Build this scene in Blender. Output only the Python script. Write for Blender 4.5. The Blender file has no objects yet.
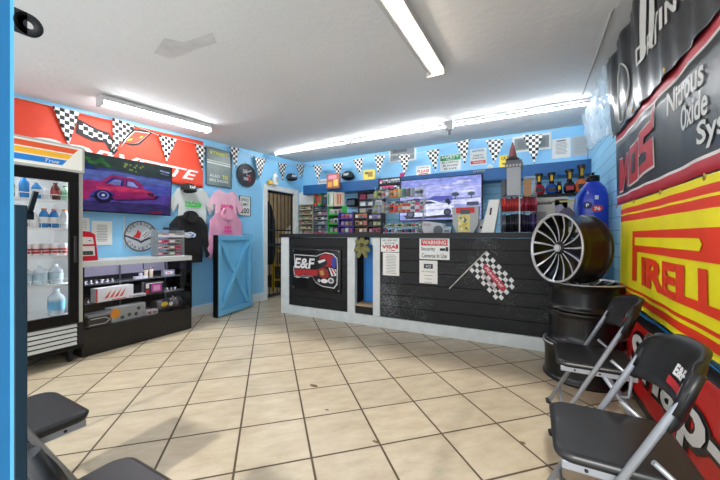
import bpy, bmesh, math, random
from mathutils import Vector, Matrix
random.seed(7)
R = math.radians
SC = bpy.context.scene
COL = SC.collection

# ---------------------------------------------------------------- camera, sky, sun, exposure
YAW = R(28.3); FPX = 320.0; HZ = 236.0; EYE = 1.2
cam_d = bpy.data.cameras.new('camera'); cam = bpy.data.objects.new('camera', cam_d); COL.objects.link(cam)
cam.location = (0, 0, EYE); cam.rotation_euler = (R(90), 0, YAW)
cam_d.sensor_width = 36; cam_d.lens = FPX/720*36; cam_d.shift_y = (HZ-240)/720; cam_d.clip_start = .01
SC.camera = cam
SC.view_settings.view_transform = 'Standard'; SC.view_settings.look = 'None'
SC.view_settings.gamma = 1; SC.view_settings.use_curve_mapping = False
SC.view_settings.exposure = 0.68
w = bpy.data.worlds.new('sky'); SC.world = w; w.use_nodes = True
w.node_tree.nodes['Background'].inputs[0].default_value = (.93, .97, 1, 1)
w.node_tree.nodes['Background'].inputs[1].default_value = 1.7
sun_d = bpy.data.lights.new('sun', 'SUN'); sun = bpy.data.objects.new('sun', sun_d); COL.objects.link(sun)
sun_d.energy = 2.0; sun_d.angle = R(3.0); sun_d.color = (1, .97, .9)
sun.rotation_euler = (R(90-38.6), 0, 0)     # shines towards +y, down
TUBE = 26.0       # fluorescent tube strength
STRIP = 62.0

# ---------------------------------------------------------------- helpers
def hexc(h):
    h = h.lstrip('#'); v = [int(h[i:i+2], 16)/255 for i in (0, 2, 4)]
    return tuple(c/12.92 if c <= .04045 else ((c+.055)/1.055)**2.4 for c in v) + (1,)

def nd(nt, t, **kw):
    n = nt.nodes.new(t)
    for k, v in kw.items():
        if k.startswith('i_'):
            n.inputs[int(k[2:])].default_value = v
        else: setattr(n, k, v)
    return n

MATS = {}
def mat(name, col, rough=.5, metal=0., var=.06, nscale=6., bump=0., bscale=40., emit=None, es=1., alpha=1., trans=0., coat=0., spec=.5):
    if name in MATS: return MATS[name]
    m = bpy.data.materials.new(name); m.use_nodes = True; MATS[name] = m
    nt = m.node_tree; p = nt.nodes['Principled BSDF']
    c = hexc(col) if isinstance(col, str) else col
    p.inputs['Base Color'].default_value = c; p.inputs['Roughness'].default_value = rough
    p.inputs['Metallic'].default_value = metal; p.inputs['Specular IOR Level'].default_value = spec
    tc = nd(nt, 'ShaderNodeTexCoord')
    if var:
        nz = nd(nt, 'ShaderNodeTexNoise'); nz.inputs['Scale'].default_value = nscale; nz.inputs['Detail'].default_value = 4
        nt.links.new(tc.outputs['Object'], nz.inputs['Vector'])
        mx = nd(nt, 'ShaderNodeMix', data_type='RGBA', blend_type='MULTIPLY'); mx.inputs[0].default_value = 1
        rp = nd(nt, 'ShaderNodeMapRange'); rp.inputs[1].default_value = .3; rp.inputs[2].default_value = .7
        rp.inputs[3].default_value = 1-var; rp.inputs[4].default_value = 1+var*.5
        nt.links.new(nz.outputs[0], rp.inputs[0]); mx.inputs[6].default_value = c
        nt.links.new(rp.outputs[0], mx.inputs[7]); nt.links.new(mx.outputs[2], p.inputs['Base Color'])
    if bump:
        nb = nd(nt, 'ShaderNodeTexNoise'); nb.inputs['Scale'].default_value = bscale; nb.inputs['Detail'].default_value = 5
        nt.links.new(tc.outputs['Object'], nb.inputs['Vector'])
        b = nd(nt, 'ShaderNodeBump'); b.inputs['Strength'].default_value = bump; b.inputs['Distance'].default_value = .01
        nt.links.new(nb.outputs[0], b.inputs['Height']); nt.links.new(b.outputs[0], p.inputs['Normal'])
    if emit:
        p.inputs['Emission Color'].default_value = hexc(emit); p.inputs['Emission Strength'].default_value = es
    if alpha < 1: p.inputs['Alpha'].default_value = alpha
    if trans: p.inputs['Transmission Weight'].default_value = trans
    if coat: p.inputs['Coat Weight'].default_value = coat; p.inputs['Coat Roughness'].default_value = .05
    return m

def M(h, rough=.5, metal=0.):          # plain coloured material by hex
    return mat('c_%s_%d_%d' % (h, rough*100, metal*100), h, rough, metal, var=.05, nscale=30)
def SCR(h, s=1.):                       # a lit pixel colour of a screen, with picture grain
    k = 'screen_%s_%d' % (h, s*100)
    if k in MATS: return MATS[k]
    m = mat(k, '000000', .2, emit=h, es=s*.66, var=0); nt = m.node_tree; p = nt.nodes['Principled BSDF']
    tc = nd(nt, 'ShaderNodeTexCoord'); nz = nd(nt, 'ShaderNodeTexNoise'); nz.inputs['Scale'].default_value = 14; nz.inputs['Detail'].default_value = 6
    mp = nd(nt, 'ShaderNodeMapping'); mp.inputs['Scale'].default_value = (.6, 1, 1.6); nt.links.new(tc.outputs['Object'], mp.inputs[0]); nt.links.new(mp.outputs[0], nz.inputs['Vector'])
    rp = nd(nt, 'ShaderNodeMapRange'); rp.inputs[1].default_value = .3; rp.inputs[2].default_value = .7; rp.inputs[3].default_value = s*.40; rp.inputs[4].default_value = s*.88
    nt.links.new(nz.outputs[0], rp.inputs[0]); nt.links.new(rp.outputs[0], p.inputs['Emission Strength']); return m

class MB:
    def __init__(s): s.bm = bmesh.new(); s.uv = s.bm.loops.layers.uv.new('UVMap')
    def _mi(s, fs, mi, sm=False):
        for f in fs: f.material_index = mi; f.smooth = sm
    def box(s, c, d, mi=0, rot=None):
        m = Matrix.Translation(Vector(c))
        if rot is not None: m = m @ rot
        vs = [s.bm.verts.new(m @ Vector((x*d[0]/2, y*d[1]/2, z*d[2]/2))) for x in (-1, 1) for y in (-1, 1) for z in (-1, 1)]
        fs = [s.bm.faces.new([vs[i] for i in q]) for q in ((0,1,3,2),(4,6,7,5),(0,4,5,1),(2,3,7,6),(0,2,6,4),(1,5,7,3))]
        s._mi(fs, mi); return s
    def b2(s, x0, x1, y0, y1, z0, z1, mi=0):
        return s.box(((x0+x1)/2, (y0+y1)/2, (z0+z1)/2), (abs(x1-x0), abs(y1-y0), abs(z1-z0)), mi)
    def lathe(s, prof, n=24, m=None, mi=0, close=False, sm=True, cap=True):
        m = m or Matrix.Identity(4); rings = []
        for r, z in prof:
            rings.append([s.bm.verts.new(m @ Vector((r*math.cos(2*math.pi*i/n), r*math.sin(2*math.pi*i/n), z))) for i in range(n)])
        k = len(rings)
        for a in range(k if close else k-1):
            A, B = rings[a], rings[(a+1) % k]
            fs = [s.bm.faces.new((A[i], A[(i+1) % n], B[(i+1) % n], B[i])) for i in range(n)]
            s._mi(fs, mi, sm)
        if cap and not close:
            s._mi([s.bm.faces.new(rings[0][::-1]), s.bm.faces.new(rings[-1])], mi)
        return s
    def cyl(s, p0, p1, r0, r1=None, n=16, mi=0):
        p0, p1 = Vector(p0), Vector(p1); d = p1-p0
        m = Matrix.Translation(p0) @ d.to_track_quat('Z', 'Y').to_matrix().to_4x4()
        return s.lathe([(r0, 0), (r0 if r1 is None else r1, d.length)], n, m, mi)
    def tube(s, pts, r, n=8, mi=0):
        pts = [Vector(p) for p in pts]; rings = []; up = None
        for i, p in enumerate(pts):
            a = (pts[i]-pts[i-1]).normalized() if i else None
            b = (pts[i+1]-pts[i]).normalized() if i < len(pts)-1 else None
            t = (a+b).normalized() if a and b else (a or b)
            sc = 1/max(.5, t.dot(a)) if a and b else 1
            if up is None:
                up = t.orthogonal().normalized()
            up = (up - t*up.dot(t)).normalized(); v = t.cross(up)
            rings.append([s.bm.verts.new(p + (up*math.cos(2*math.pi*k/n) + v*math.sin(2*math.pi*k/n))*r*(1 if not(a and b) else (1+sc)/2)) for k in range(n)])
        for A, B in zip(rings, rings[1:]):
            s._mi([s.bm.faces.new((A[i], A[(i+1) % n], B[(i+1) % n], B[i])) for i in range(n)], mi, True)
        s._mi([s.bm.faces.new(rings[0][::-1]), s.bm.faces.new(rings[-1])], mi)
        return s
    def sph(s, c, r, mi=0, n=12):
        r = (r, r, r) if not hasattr(r, '__len__') else r
        prof = [(max(1e-4, math.sin(math.pi*i/n)), -math.cos(math.pi*i/n)) for i in range(n+1)]
        m = Matrix.Translation(Vector(c)) @ Matrix.Diagonal((r[0], r[1], r[2], 1))
        return s.lathe(prof, n*2, m, mi)
    def prism(s, poly, y0, y1, mi=0, m=None):        # outline in x,z, from y0 to y1
        m = m or Matrix.Identity(4)
        A = [s.bm.verts.new(m @ Vector((x, y0, z))) for x, z in poly]; B = [s.bm.verts.new(m @ Vector((x, y1, z))) for x, z in poly]
        n = len(poly); fs = [s.bm.faces.new(A), s.bm.faces.new(B[::-1])]
        fs += [s.bm.faces.new((A[i], B[i], B[(i+1) % n], A[(i+1) % n])) for i in range(n)]
        s._mi(fs, mi); return s
    def flat(s, poly, y, mi=0):                       # one face in the x,z plane
        f = s.bm.faces.new([s.bm.verts.new((x, y, z)) for x, z in poly]); f.material_index = mi; return s
    def disc(s, cx, cz, rx, rz, y, mi=0, n=28, inner=0):
        pts = [(cx+rx*math.cos(2*math.pi*i/n), cz+rz*math.sin(2*math.pi*i/n)) for i in range(n)]
        if not inner: return s.flat(pts, y, mi)
        q = [(cx+inner*rx*math.cos(2*math.pi*i/n), cz+inner*rz*math.sin(2*math.pi*i/n)) for i in range(n)]
        P = [s.bm.verts.new((x, y, z)) for x, z in pts]; Q = [s.bm.verts.new((x, y, z)) for x, z in q]
        s._mi([s.bm.faces.new((P[i], P[(i+1) % n], Q[(i+1) % n], Q[i])) for i in range(n)], mi); return s
    def build(s, name, mats, parent=None, bevel=0., mirror_uv=None, solid=0.):
        bmesh.ops.recalc_face_normals(s.bm, faces=s.bm.faces)
        me = bpy.data.meshes.new(name); s.bm.to_mesh(me); s.bm.free()
        for m in (mats if isinstance(mats, (list, tuple)) else [mats]): me.materials.append(m)
        o = bpy.data.objects.new(name, me); COL.objects.link(o)
        if parent: o.parent = parent
        if solid:
            md = o.modifiers.new('solid', 'SOLIDIFY'); md.thickness = solid; md.offset = 0
        if bevel:
            md = o.modifiers.new('bevel', 'BEVEL'); md.width = bevel; md.segments = 2; md.limit_method = 'ANGLE'; md.angle_limit = R(40)
        return o

def tag(o, label=None, cat=None, group=None, kind=None):
    if label: o['label'] = label
    if cat: o['category'] = cat
    if group: o['group'] = group
    if kind: o['kind'] = kind
    return o
def thing(name, label, cat, loc=(0, 0, 0), rz=0., group=None):
    o = bpy.data.objects.new(name, None); COL.objects.link(o); o.location = loc; o.rotation_euler = (0, 0, rz)
    o.empty_display_size = .1
    return tag(o, label, cat, group)
def put(o, loc, rz=0.): o.location = loc; o.rotation_euler = (0, 0, rz); return o
def struct(o): o['kind'] = 'structure'; return o
def dup(o, loc=None, rz=None, label=None, group=None, scale=None, parent=None, kids=None):
    c = o.copy(); COL.objects.link(c)
    if parent: c.parent = parent
    if loc is not None: c.location = loc
    if rz is not None: c.rotation_euler = (0, 0, rz)
    if scale is not None: c.scale = scale if hasattr(scale, '__len__') else (scale,)*3
    if label: c['label'] = label
    if group: c['group'] = group
    for ch in [x for x in bpy.data.objects if x.parent == o] if kids is None else kids:
        dup(ch, parent=c)
    return c

# ---- pixel -> room geometry (camera is level, so this is plain perspective on the room's own planes)
cY, sY = math.cos(YAW), math.sin(YAW)
def ray(px, py):
    u = (px-360)/FPX; return Vector((u*cY-sY, u*sY+cY, (HZ-py)/FPX))
def on_x(px, py, x): r = ray(px, py); t = x/r.x; return Vector((x, r.y*t, EYE+r.z*t))
def on_y(px, py, y): r = ray(px, py); t = y/r.y; return Vector((r.x*t, y, EYE+r.z*t))
def on_z(px, py, z): r = ray(px, py); t = (z-EYE)/r.z; return Vector((r.x*t, r.y*t, z))
XL, XR, YB, YF = -4.43, .70, 5.57, .08
def depth(p): return -p.x*sY+p.y*cY
# centre, width, height of a rectangle lying on a wall plane; px range at mid height, py range at mid width
def rect_left(x0, x1, y0, y1, off=.0):
    X = XL+off; cy = (y0+y1)/2; a, b = on_x(x0, cy, X), on_x(x1, cy, X); m = on_x((x0+x1)/2, cy, X)
    return Vector((X, (a.y+b.y)/2, EYE+(HZ-cy)*depth(m)/FPX)), abs(b.y-a.y), (y1-y0)*depth(m)/FPX
def rect_y(x0, x1, y0, y1, Y):
    cy = (y0+y1)/2; a, b = on_y(x0, cy, Y), on_y(x1, cy, Y); m = on_y((x0+x1)/2, cy, Y)
    return Vector(((a.x+b.x)/2, Y, EYE+(HZ-cy)*depth(m)/FPX)), abs(b.x-a.x), (y1-y0)*depth(m)/FPX
RZL, RZR = R(90), R(-90)      # wall things are built facing -y, then turned onto their wall

_font = {}
def text_geo(s, bold=.0, shear=0.):
    k = (s, bold, shear)
    if k in _font: return _font[k]
    cu = bpy.data.curves.new('t', 'FONT'); cu.body = s; cu.size = 1; cu.offset = bold; cu.shear = shear; cu.resolution_u = 3; cu.align_x = 'CENTER'
    o = bpy.data.objects.new('t', cu); COL.objects.link(o)
    dg = bpy.context.evaluated_depsgraph_get(); me = bpy.data.meshes.new_from_object(o.evaluated_get(dg))
    vs = [(v.co.x, v.co.y) for v in me.vertices]; fs = [tuple(p.vertices) for p in me.polygons]
    bpy.data.objects.remove(o); bpy.data.curves.remove(cu); bpy.data.meshes.remove(me)
    x0 = min(v[0] for v in vs); x1 = max(v[0] for v in vs); y0 = min(v[1] for v in vs); y1 = max(v[1] for v in vs)
    vs = [((v[0]-(x0+x1)/2)/(x1-x0), (v[1]-(y0+y1)/2)/(y1-y0)) for v in vs]
    _font[k] = (vs, fs); return _font[k]
def add_text(mb, s, cx, cz, wd, ht, y=-.002, mi=0, bold=.0, shear=0., fn=None, rot=0.):
    vs, fs = text_geo(s, bold, shear); c, sn = math.cos(rot), math.sin(rot); V = []
    for a, b in vs:
        x, z = a*wd, b*ht; x, z = x*c-z*sn, x*sn+z*c
        V.append(mb.bm.verts.new((cx+x, y, cz+z)))
    for f in fs:
        try: q = mb.bm.faces.new([V[i] for i in f]); q.material_index = mi
        except ValueError: pass
def text(parent, s, cx, cz, wd, ht, m, y=-.002, bold=.0, shear=0., name='lettering', rot=0.):
    mb = MB(); add_text(mb, s, cx, cz, wd, ht, y, 0, bold, shear, rot=rot)
    me = bpy.data.meshes.new(name); mb.bm.normal_update(); mb.bm.to_mesh(me); mb.bm.free(); me.materials.append(m)
    o = bpy.data.objects.new(name, me); COL.objects.link(o); o.parent = parent; return o
# cloth: outline in x,z cut into a fine net and pushed in y by fn(x,z); matfn picks a stripe's material
def cut(bm, axis, lo, hi, step):
    v = math.ceil(lo/step)*step
    no = (1, 0, 0) if axis == 0 else (0, 0, 1)
    while v < hi:
        co = (v, 0, 0) if axis == 0 else (0, 0, v)
        bmesh.ops.bisect_plane(bm, geom=bm.verts[:]+bm.edges[:]+bm.faces[:], plane_co=co, plane_no=no); v += step
def cloth(name, polys, mats, parent=None, fn=None, step=.05, thick=.003, lines=(), matfn=None, y=0., texts=()):
    mb = MB(); bm = mb.bm
    for i, pl in enumerate(polys):
        f = bm.faces.new([bm.verts.new((x, 0, z)) for x, z in pl])
        f.material_index = i if matfn is None else 0
    for t in texts: add_text(mb, *t[0], y=0, mi=t[1], **t[2])
    for no, v in lines:
        bmesh.ops.bisect_plane(bm, geom=bm.verts[:]+bm.edges[:]+bm.faces[:], plane_co=(v, 0, 0) if no == 0 else (0, 0, v), plane_no=(1, 0, 0) if no == 0 else (0, 0, 1))
    xs = [v.co.x for v in bm.verts]; zs = [v.co.z for v in bm.verts]
    if fn:
        cut(bm, 0, min(xs), max(xs), step); cut(bm, 2, min(zs), max(zs), step)
    if matfn:
        for f in bm.faces:
            c = f.calc_center_median(); f.material_index = matfn(c.x, c.z)
    for v in bm.verts: v.co.y = y + (fn(v.co.x, v.co.z) if fn else 0)
    for f in bm.faces:
        f.smooth = bool(fn); f.normal_update()
        for l in f.loops: l[mb.uv].uv = (l.vert.co.x, l.vert.co.z)
        if f.normal.y > 0: f.normal_flip()
    me = bpy.data.meshes.new(name); bm.to_mesh(me); bm.free()
    for m in (mats if isinstance(mats, (list, tuple)) else [mats]): me.materials.append(m)
    o = bpy.data.objects.new(name, me); COL.objects.link(o)
    if parent: o.parent = parent
    if thick:
        md = o.modifiers.new('solid', 'SOLIDIFY'); md.thickness = thick; md.offset = -1
    return o
def checker_mat(name, cell, c1='f4f4f2', c2='151515', rot=0., rough=.6):
    if name in MATS: return MATS[name]
    m = mat(name, c1, rough, var=0); nt = m.node_tree; p = nt.nodes['Principled BSDF']
    uv = nd(nt, 'ShaderNodeUVMap'); mp = nd(nt, 'ShaderNodeMapping'); ck = nd(nt, 'ShaderNodeTexChecker')
    mp.inputs['Rotation'].default_value = (0, 0, rot); mp.inputs['Location'].default_value = (.0037, .0041, .5)
    ck.inputs['Scale'].default_value = 1/cell; ck.inputs[1].default_value = hexc(c1); ck.inputs[2].default_value = hexc(c2)
    nt.links.new(uv.outputs[0], mp.inputs[0]); nt.links.new(mp.outputs[0], ck.inputs[0]); nt.links.new(ck.outputs[0], p.inputs['Base Color'])
    return m

# ---------------------------------------------------------------- materials
def wall_mat(name, col, groove=0.):
    m = mat(name, col, .45, var=.05, nscale=2.5, bump=.12, bscale=60)
    if groove:
        nt = m.node_tree; p = nt.nodes['Principled BSDF']
        g = nd(nt, 'ShaderNodeNewGeometry'); sp = nd(nt, 'ShaderNodeSeparateXYZ'); nt.links.new(g.outputs['Position'], sp.inputs[0])
        d = nd(nt, 'ShaderNodeMath', operation='DIVIDE'); d.inputs[1].default_value = groove; nt.links.new(sp.outputs[2], d.inputs[0])
        f = nd(nt, 'ShaderNodeMath', operation='FRACT'); nt.links.new(d.outputs[0], f.inputs[0])
        c = nd(nt, 'ShaderNodeMath', operation='LESS_THAN'); c.inputs[1].default_value = .05; nt.links.new(f.outputs[0], c.inputs[0])
        mx = nd(nt, 'ShaderNodeMix', data_type='RGBA'); old = p.inputs['Base Color'].links[0].from_socket
        nt.links.new(c.outputs[0], mx.inputs[0]); nt.links.new(old, mx.inputs[6]); mx.inputs[7].default_value = hexc('4a7f9f')
        nt.links.new(mx.outputs[2], p.inputs['Base Color'])
    return m
BLUE = wall_mat('blue_wall_paint', '90d0f6')
SIDING = wall_mat('blue_siding', '98d3f4', .125)
DBLUE = mat('deep_blue_paint', '0a4f86', .4, var=.08, nscale=4)
GATEBLUE = mat('gate_blue_paint', '74c0ea', .35, var=.06)
WHITE = mat('white_paint', 'e8ebe8', .45, var=.04)
TRIMW = mat('worn_white_trim', 'd5dbdb', .45, var=.1, nscale=9)
BLACK = mat('black_plastic', '09090b', .4, spec=.25)
BLACKM = mat('black_matt', '141416', .7)
CHROME = mat('chrome', 'd8d8da', .15, 1.)
ALU = mat('silver_tube', '9a9ea6', .35, .45)
def glass_mat(name, tint=(1, 1, 1, 1), haze=0.):
    m = bpy.data.materials.new(name); m.use_nodes = True; nt = m.node_tree; nt.nodes.clear(); MATS[name] = m
    out = nd(nt, 'ShaderNodeOutputMaterial'); tr_ = nd(nt, 'ShaderNodeBsdfTransparent'); gl = nd(nt, 'ShaderNodeBsdfGlossy'); gl.inputs['Roughness'].default_value = .04
    tr_.inputs[0].default_value = tint; lw = nd(nt, 'ShaderNodeFresnel'); lw.inputs[0].default_value = 1.3; mx = nd(nt, 'ShaderNodeMixShader')
    nt.links.new(lw.outputs[0], mx.inputs[0]); nt.links.new(tr_.outputs[0], mx.inputs[1]); nt.links.new(gl.outputs[0], mx.inputs[2]); last = mx
    if haze:
        df = nd(nt, 'ShaderNodeBsdfDiffuse'); df.inputs[0].default_value = (.85, .9, .93, 1); m2 = nd(nt, 'ShaderNodeMixShader'); m2.inputs[0].default_value = haze
        nt.links.new(mx.outputs[0], m2.inputs[1]); nt.links.new(df.outputs[0], m2.inputs[2]); last = m2
    nt.links.new(last.outputs[0], out.inputs[0]); return m
GLASS = glass_mat('clear_glass')
ACR = glass_mat('acrylic', (.97, .98, .99, 1), .16)
PAPER = mat('paper', 'ecebe6', .7, var=.03)
INK = mat('ink', '2a2a2c', .7, var=0)
GREY = mat('grey_print', '8b8d90', .7, var=0)
RED = mat('red_print', 'c8202a', .5)
def ceiling_mat():
    m = mat('ceiling_plaster', 'e4e5e6', .85, var=.04, nscale=1.2)
    nt = m.node_tree; p = nt.nodes['Principled BSDF']; tc = nd(nt, 'ShaderNodeTexCoord')
    a = nd(nt, 'ShaderNodeTexNoise'); a.inputs['Scale'].default_value = 45; a.inputs['Detail'].default_value = 6
    b = nd(nt, 'ShaderNodeTexVoronoi'); b.inputs['Scale'].default_value = 20
    ad = nd(nt, 'ShaderNodeMath', operation='ADD'); nt.links.new(tc.outputs['Object'], a.inputs['Vector']); nt.links.new(tc.outputs['Object'], b.inputs['Vector'])
    nt.links.new(a.outputs[0], ad.inputs[0]); nt.links.new(b.outputs[0], ad.inputs[1])
    bp = nd(nt, 'ShaderNodeBump'); bp.inputs['Strength'].default_value = .22; bp.inputs['Distance'].default_value = .008
    nt.links.new(ad.outputs[0], bp.inputs['Height']); nt.links.new(bp.outputs[0], p.inputs['Normal'])
    return m
def tile_mat():
    m = mat('beige_floor_tile', 'd9c8ae', .3, var=0)
    nt = m.node_tree; p = nt.nodes['Principled BSDF']; g = nd(nt, 'ShaderNodeNewGeometry')
    mp = nd(nt, 'ShaderNodeMapping', vector_type='TEXTURE'); mp.inputs['Location'].default_value = (-1.908, .022, 0); mp.inputs['Rotation'].default_value = (0, 0, R(44.07))
    mp.inputs['Scale'].default_value = (.39358,)*3
    nt.links.new(g.outputs['Position'], mp.inputs[0])
    sp = nd(nt, 'ShaderNodeSeparateXYZ'); nt.links.new(mp.outputs[0], sp.inputs[0]); ds = []
    for i in (0, 1):
        f = nd(nt, 'ShaderNodeMath', operation='FRACT'); nt.links.new(sp.outputs[i], f.inputs[0])
        s = nd(nt, 'ShaderNodeMath', operation='SUBTRACT'); s.inputs[1].default_value = .5; nt.links.new(f.outputs[0], s.inputs[0])
        a = nd(nt, 'ShaderNodeMath', operation='ABSOLUTE'); nt.links.new(s.outputs[0], a.inputs[0]); ds.append(a)
    mxm = nd(nt, 'ShaderNodeMath', operation='MAXIMUM'); nt.links.new(ds[0].outputs[0], mxm.inputs[0]); nt.links.new(ds[1].outputs[0], mxm.inputs[1])
    gt = nd(nt, 'ShaderNodeMapRange'); gt.inputs[1].default_value = .4825; gt.inputs[2].default_value = .487; nt.links.new(mxm.outputs[0], gt.inputs[0])
    fl = nd(nt, 'ShaderNodeVectorMath', operation='FLOOR'); nt.links.new(mp.outputs[0], fl.inputs[0])
    wn = nd(nt, 'ShaderNodeTexWhiteNoise', noise_dimensions='3D'); nt.links.new(fl.outputs[0], wn.inputs[0])
    nz = nd(nt, 'ShaderNodeTexNoise'); nz.inputs['Scale'].default_value = 2.2; nz.inputs['Detail'].default_value = 7; nz.inputs['Roughness'].default_value = .62
    av = nd(nt, 'ShaderNodeVectorMath', operation='ADD'); nt.links.new(mp.outputs[0], av.inputs[0]); nt.links.new(wn.outputs[1], av.inputs[1])
    sc = nd(nt, 'ShaderNodeVectorMath', operation='MULTIPLY'); sc.inputs[1].default_value = (1, 2.2, 1); nt.links.new(av.outputs[0], sc.inputs[0]); nt.links.new(sc.outputs[0], nz.inputs['Vector'])
    cr = nd(nt, 'ShaderNodeValToRGB'); e = cr.color_ramp.elements; e[0].position = .3; e[0].color = hexc('a99980'); e[1].position = .7; e[1].color = hexc('c3b69e')
    nt.links.new(nz.outputs[0], cr.inputs[0])
    tv = nd(nt, 'ShaderNodeMapRange'); tv.inputs[3].default_value = .93; tv.inputs[4].default_value = 1.04; nt.links.new(wn.outputs[0], tv.inputs[0])
    ml = nd(nt, 'ShaderNodeMix', data_type='RGBA', blend_type='MULTIPLY'); ml.inputs[0].default_value = 1; nt.links.new(cr.outputs[0], ml.inputs[6]); nt.links.new(tv.outputs[0], ml.inputs[7])
    mx = nd(nt, 'ShaderNodeMix', data_type='RGBA'); nt.links.new(gt.outputs[0], mx.inputs[0]); nt.links.new(ml.outputs[2], mx.inputs[6]); mx.inputs[7].default_value = hexc('4f4234')
    nt.links.new(mx.outputs[2], p.inputs['Base Color'])
    rr = nd(nt, 'ShaderNodeMapRange'); rr.inputs[3].default_value = .28; rr.inputs[4].default_value = .85; nt.links.new(gt.outputs[0], rr.inputs[0]); nt.links.new(rr.outputs[0], p.inputs['Roughness'])
    bp = nd(nt, 'ShaderNodeBump'); bp.invert = True; bp.inputs['Strength'].default_value = .5; bp.inputs['Distance'].default_value = .003
    nt.links.new(gt.outputs[0], bp.inputs['Height']); nt.links.new(bp.outputs[0], p.inputs['Normal'])
    return m
FLOOR = tile_mat(); CEIL = ceiling_mat()

# ---------------------------------------------------------------- room shell
struct(MB().b2(-6.6, XR+.1, -1.5, YB+.1, -.1, 0).b2(-6.6, XL-.1, YB+.1, 7.9, -.1, 0).build('floor', FLOOR))
def ceil_z(x, y):
    t = min(1, max(0, (-x-1.5)/2.9)); return 2.8 - t*.05*(YB-y)
mb = MB(); n1, n2 = 20, 20; G = []
for i in range(n1+1):
    row = []
    for j in range(n2+1):
        x = -4.53+(XR+.1+4.53)*i/n1; y = -.07+(YB+.17)*j/n2; row.append(mb.bm.verts.new((x, y, ceil_z(x, y))))
    G.append(row)
for i in range(n1):
    for j in range(n2): mb.bm.faces.new((G[i][j], G[i+1][j], G[i+1][j+1], G[i][j+1]))
mb.b2(-4.53, XR+.1, -.07, YB+.1, 2.9, 2.95)
struct(mb.build('ceiling', CEIL))
def ceil_patch(px, py, pts, h, m, label):
    r = ray(px, py); t = (2.76-EYE)/r.z; c = r*t; mb = MB(); fs = []
    f = mb.bm.faces.new([mb.bm.verts.new((c.x+x, c.y+y, ceil_z(c.x+x, c.y+y)-.0015)) for x, y in pts]); o = mb.build('ceiling_patch', m)
    for v in o.data.vertices: v.co.x -= c.x; v.co.y -= c.y; v.co.z -= 2.7
    o.location = (c.x, c.y, 2.7); tag(o, label, 'ceiling patch')
ceil_patch(188, 43, [(-.30, -.10), (-.05, -.16), (.02, -.05), (.30, .0), (.22, .10), (.0, .06), (-.15, .05), (-.28, .02)], .1, mat('repaired_plaster', 'd3d3d4', .9, var=.12, nscale=9), 'grey repaired patch on the ceiling between the two near ceiling lights')
DY0, DY1, DZ = 4.50, 5.30, 2.08        # doorway in the left wall
lw = MB(); lw.b2(XL-.1, XL, -.07, DY0, 0, 2.9); lw.b2(XL-.1, XL, DY1, YB+.1, 0, 2.9); lw.b2(XL-.1, XL, DY0, DY1, DZ, 2.9)
struct(lw.build('wall_left', BLUE))
bw = MB(); bw.b2(XL-.1, XR+.1, YB, YB+.1, 2.2, 2.9, 0); bw.b2(XL-.1, XR+.1, YB, YB+.1, 0, 2.2, 1)
struct(bw.build('wall_back', [BLUE, SIDING]))
struct(MB().b2(XR, XR+.1, -.07, YB+.1, 0, 2.9).build('wall_right', SIDING))
fw = MB()      # shop front: sill, header, two mullions; the glazing faces the sun
fw.b2(XL-.1, -.45, -.07, YF, 0, .45); fw.b2(XL-.1, XR+.1, -.07, YF, 2.42, 2.9); fw.b2(.52, XR+.1, -.07, YF, 0, 2.42)
fw.b2(XL-.1, XL+.12, -.07, YF, .45, 2.42); fw.b2(-2.5, -2.47, -.03, .01, .45, 2.42)
struct(fw.build('wall_front', BLUE))
bb = MB(); bb.b2(XL, XL+.02, 2.7, DY0-.09, 0, .15); struct(bb.build('baseboard_left', WHITE, bevel=.004))
bb = MB(); bb.b2(XL, XR, YB-.02, YB, 0, .15); struct(bb.build('baseboard_back', WHITE))
# door casing, left wall
dr = bpy.data.objects.new('door_1', None); COL.objects.link(dr); struct(dr)
tr = MB(); tr.b2(XL-.1, XL+.025, DY0-.10, DY0, 0, DZ+.1); tr.b2(XL-.1, XL+.025, DY1, DY1+.10, 0, DZ+.1); tr.b2(XL-.1, XL+.025, DY0, DY1, DZ, DZ+.1)
struct(tr.build('door_frame', WHITE, dr, bevel=.005))
# back room behind the doorway
STONE = mat('tan_block_wall', 'b9a98c', .8, var=.2, nscale=5)
br = MB(); br.b2(-6.6, -6.5, 3.6, 7.8, 0, 2.9); br.b2(-6.5, XL-.1, 3.5, 3.6, 0, 2.9); br.b2(-6.6, XL-.1, 7.8, 7.9, 0, 2.9); br.b2(-6.6, XL-.1, 3.5, 7.9, 2.9, 2.95); br.b2(XL-.1, XL, YB+.1, 7.9, 0, 2.95)
struct(br.build('wall_backroom', STONE))
ld = bpy.data.lights.new('backroom_fill', 'POINT'); ld.energy = 16; ld.shadow_soft_size = .2; lo = bpy.data.objects.new('backroom_fill', ld); COL.objects.link(lo); lo.location = (-5.3, 5.9, 2.6)  # added fill light for the closed back room, no fixture there
sb = thing('security_door', 'black barred steel security door in the white doorway beside the counter', 'door', (XL-.06, (DY0+DY1)/2, 0), RZL)
mb = MB(); W2 = (DY1-DY0)/2
mb.b2(-W2, -W2+.035, -.015, .015, .01, DZ); mb.b2(W2-.035, W2, -.015, .015, .01, DZ); mb.b2(-W2, W2, -.015, .015, DZ-.04, DZ); mb.b2(-W2, W2, -.015, .015, .02, .07); mb.b2(-W2, W2, -.015, .015, 1.0, 1.05); mb.b2(-W2, W2, -.015, .015, 1.3, 1.33)
mb.build('frame', M('1b1b1d', .5), sb)
for i in range(1, 7):
    x = -W2+.02+i*(2*W2-.04)/7; MB().cyl((x, 0, .05), (x, 0, DZ-.03), .009, n=8).build('bar', M('1b1b1d', .5), sb)
yl = thing('yellow_ladder', 'yellow ladder standing in the dim room behind the barred door', 'ladder', (-5.02, 5.44, 0), R(40))
for s in (-.1, .1): MB().b2(s-.03, s+.03, -.02, .02, 0, 1.35).build('rail', M('c9a71b', .5), yl)
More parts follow.
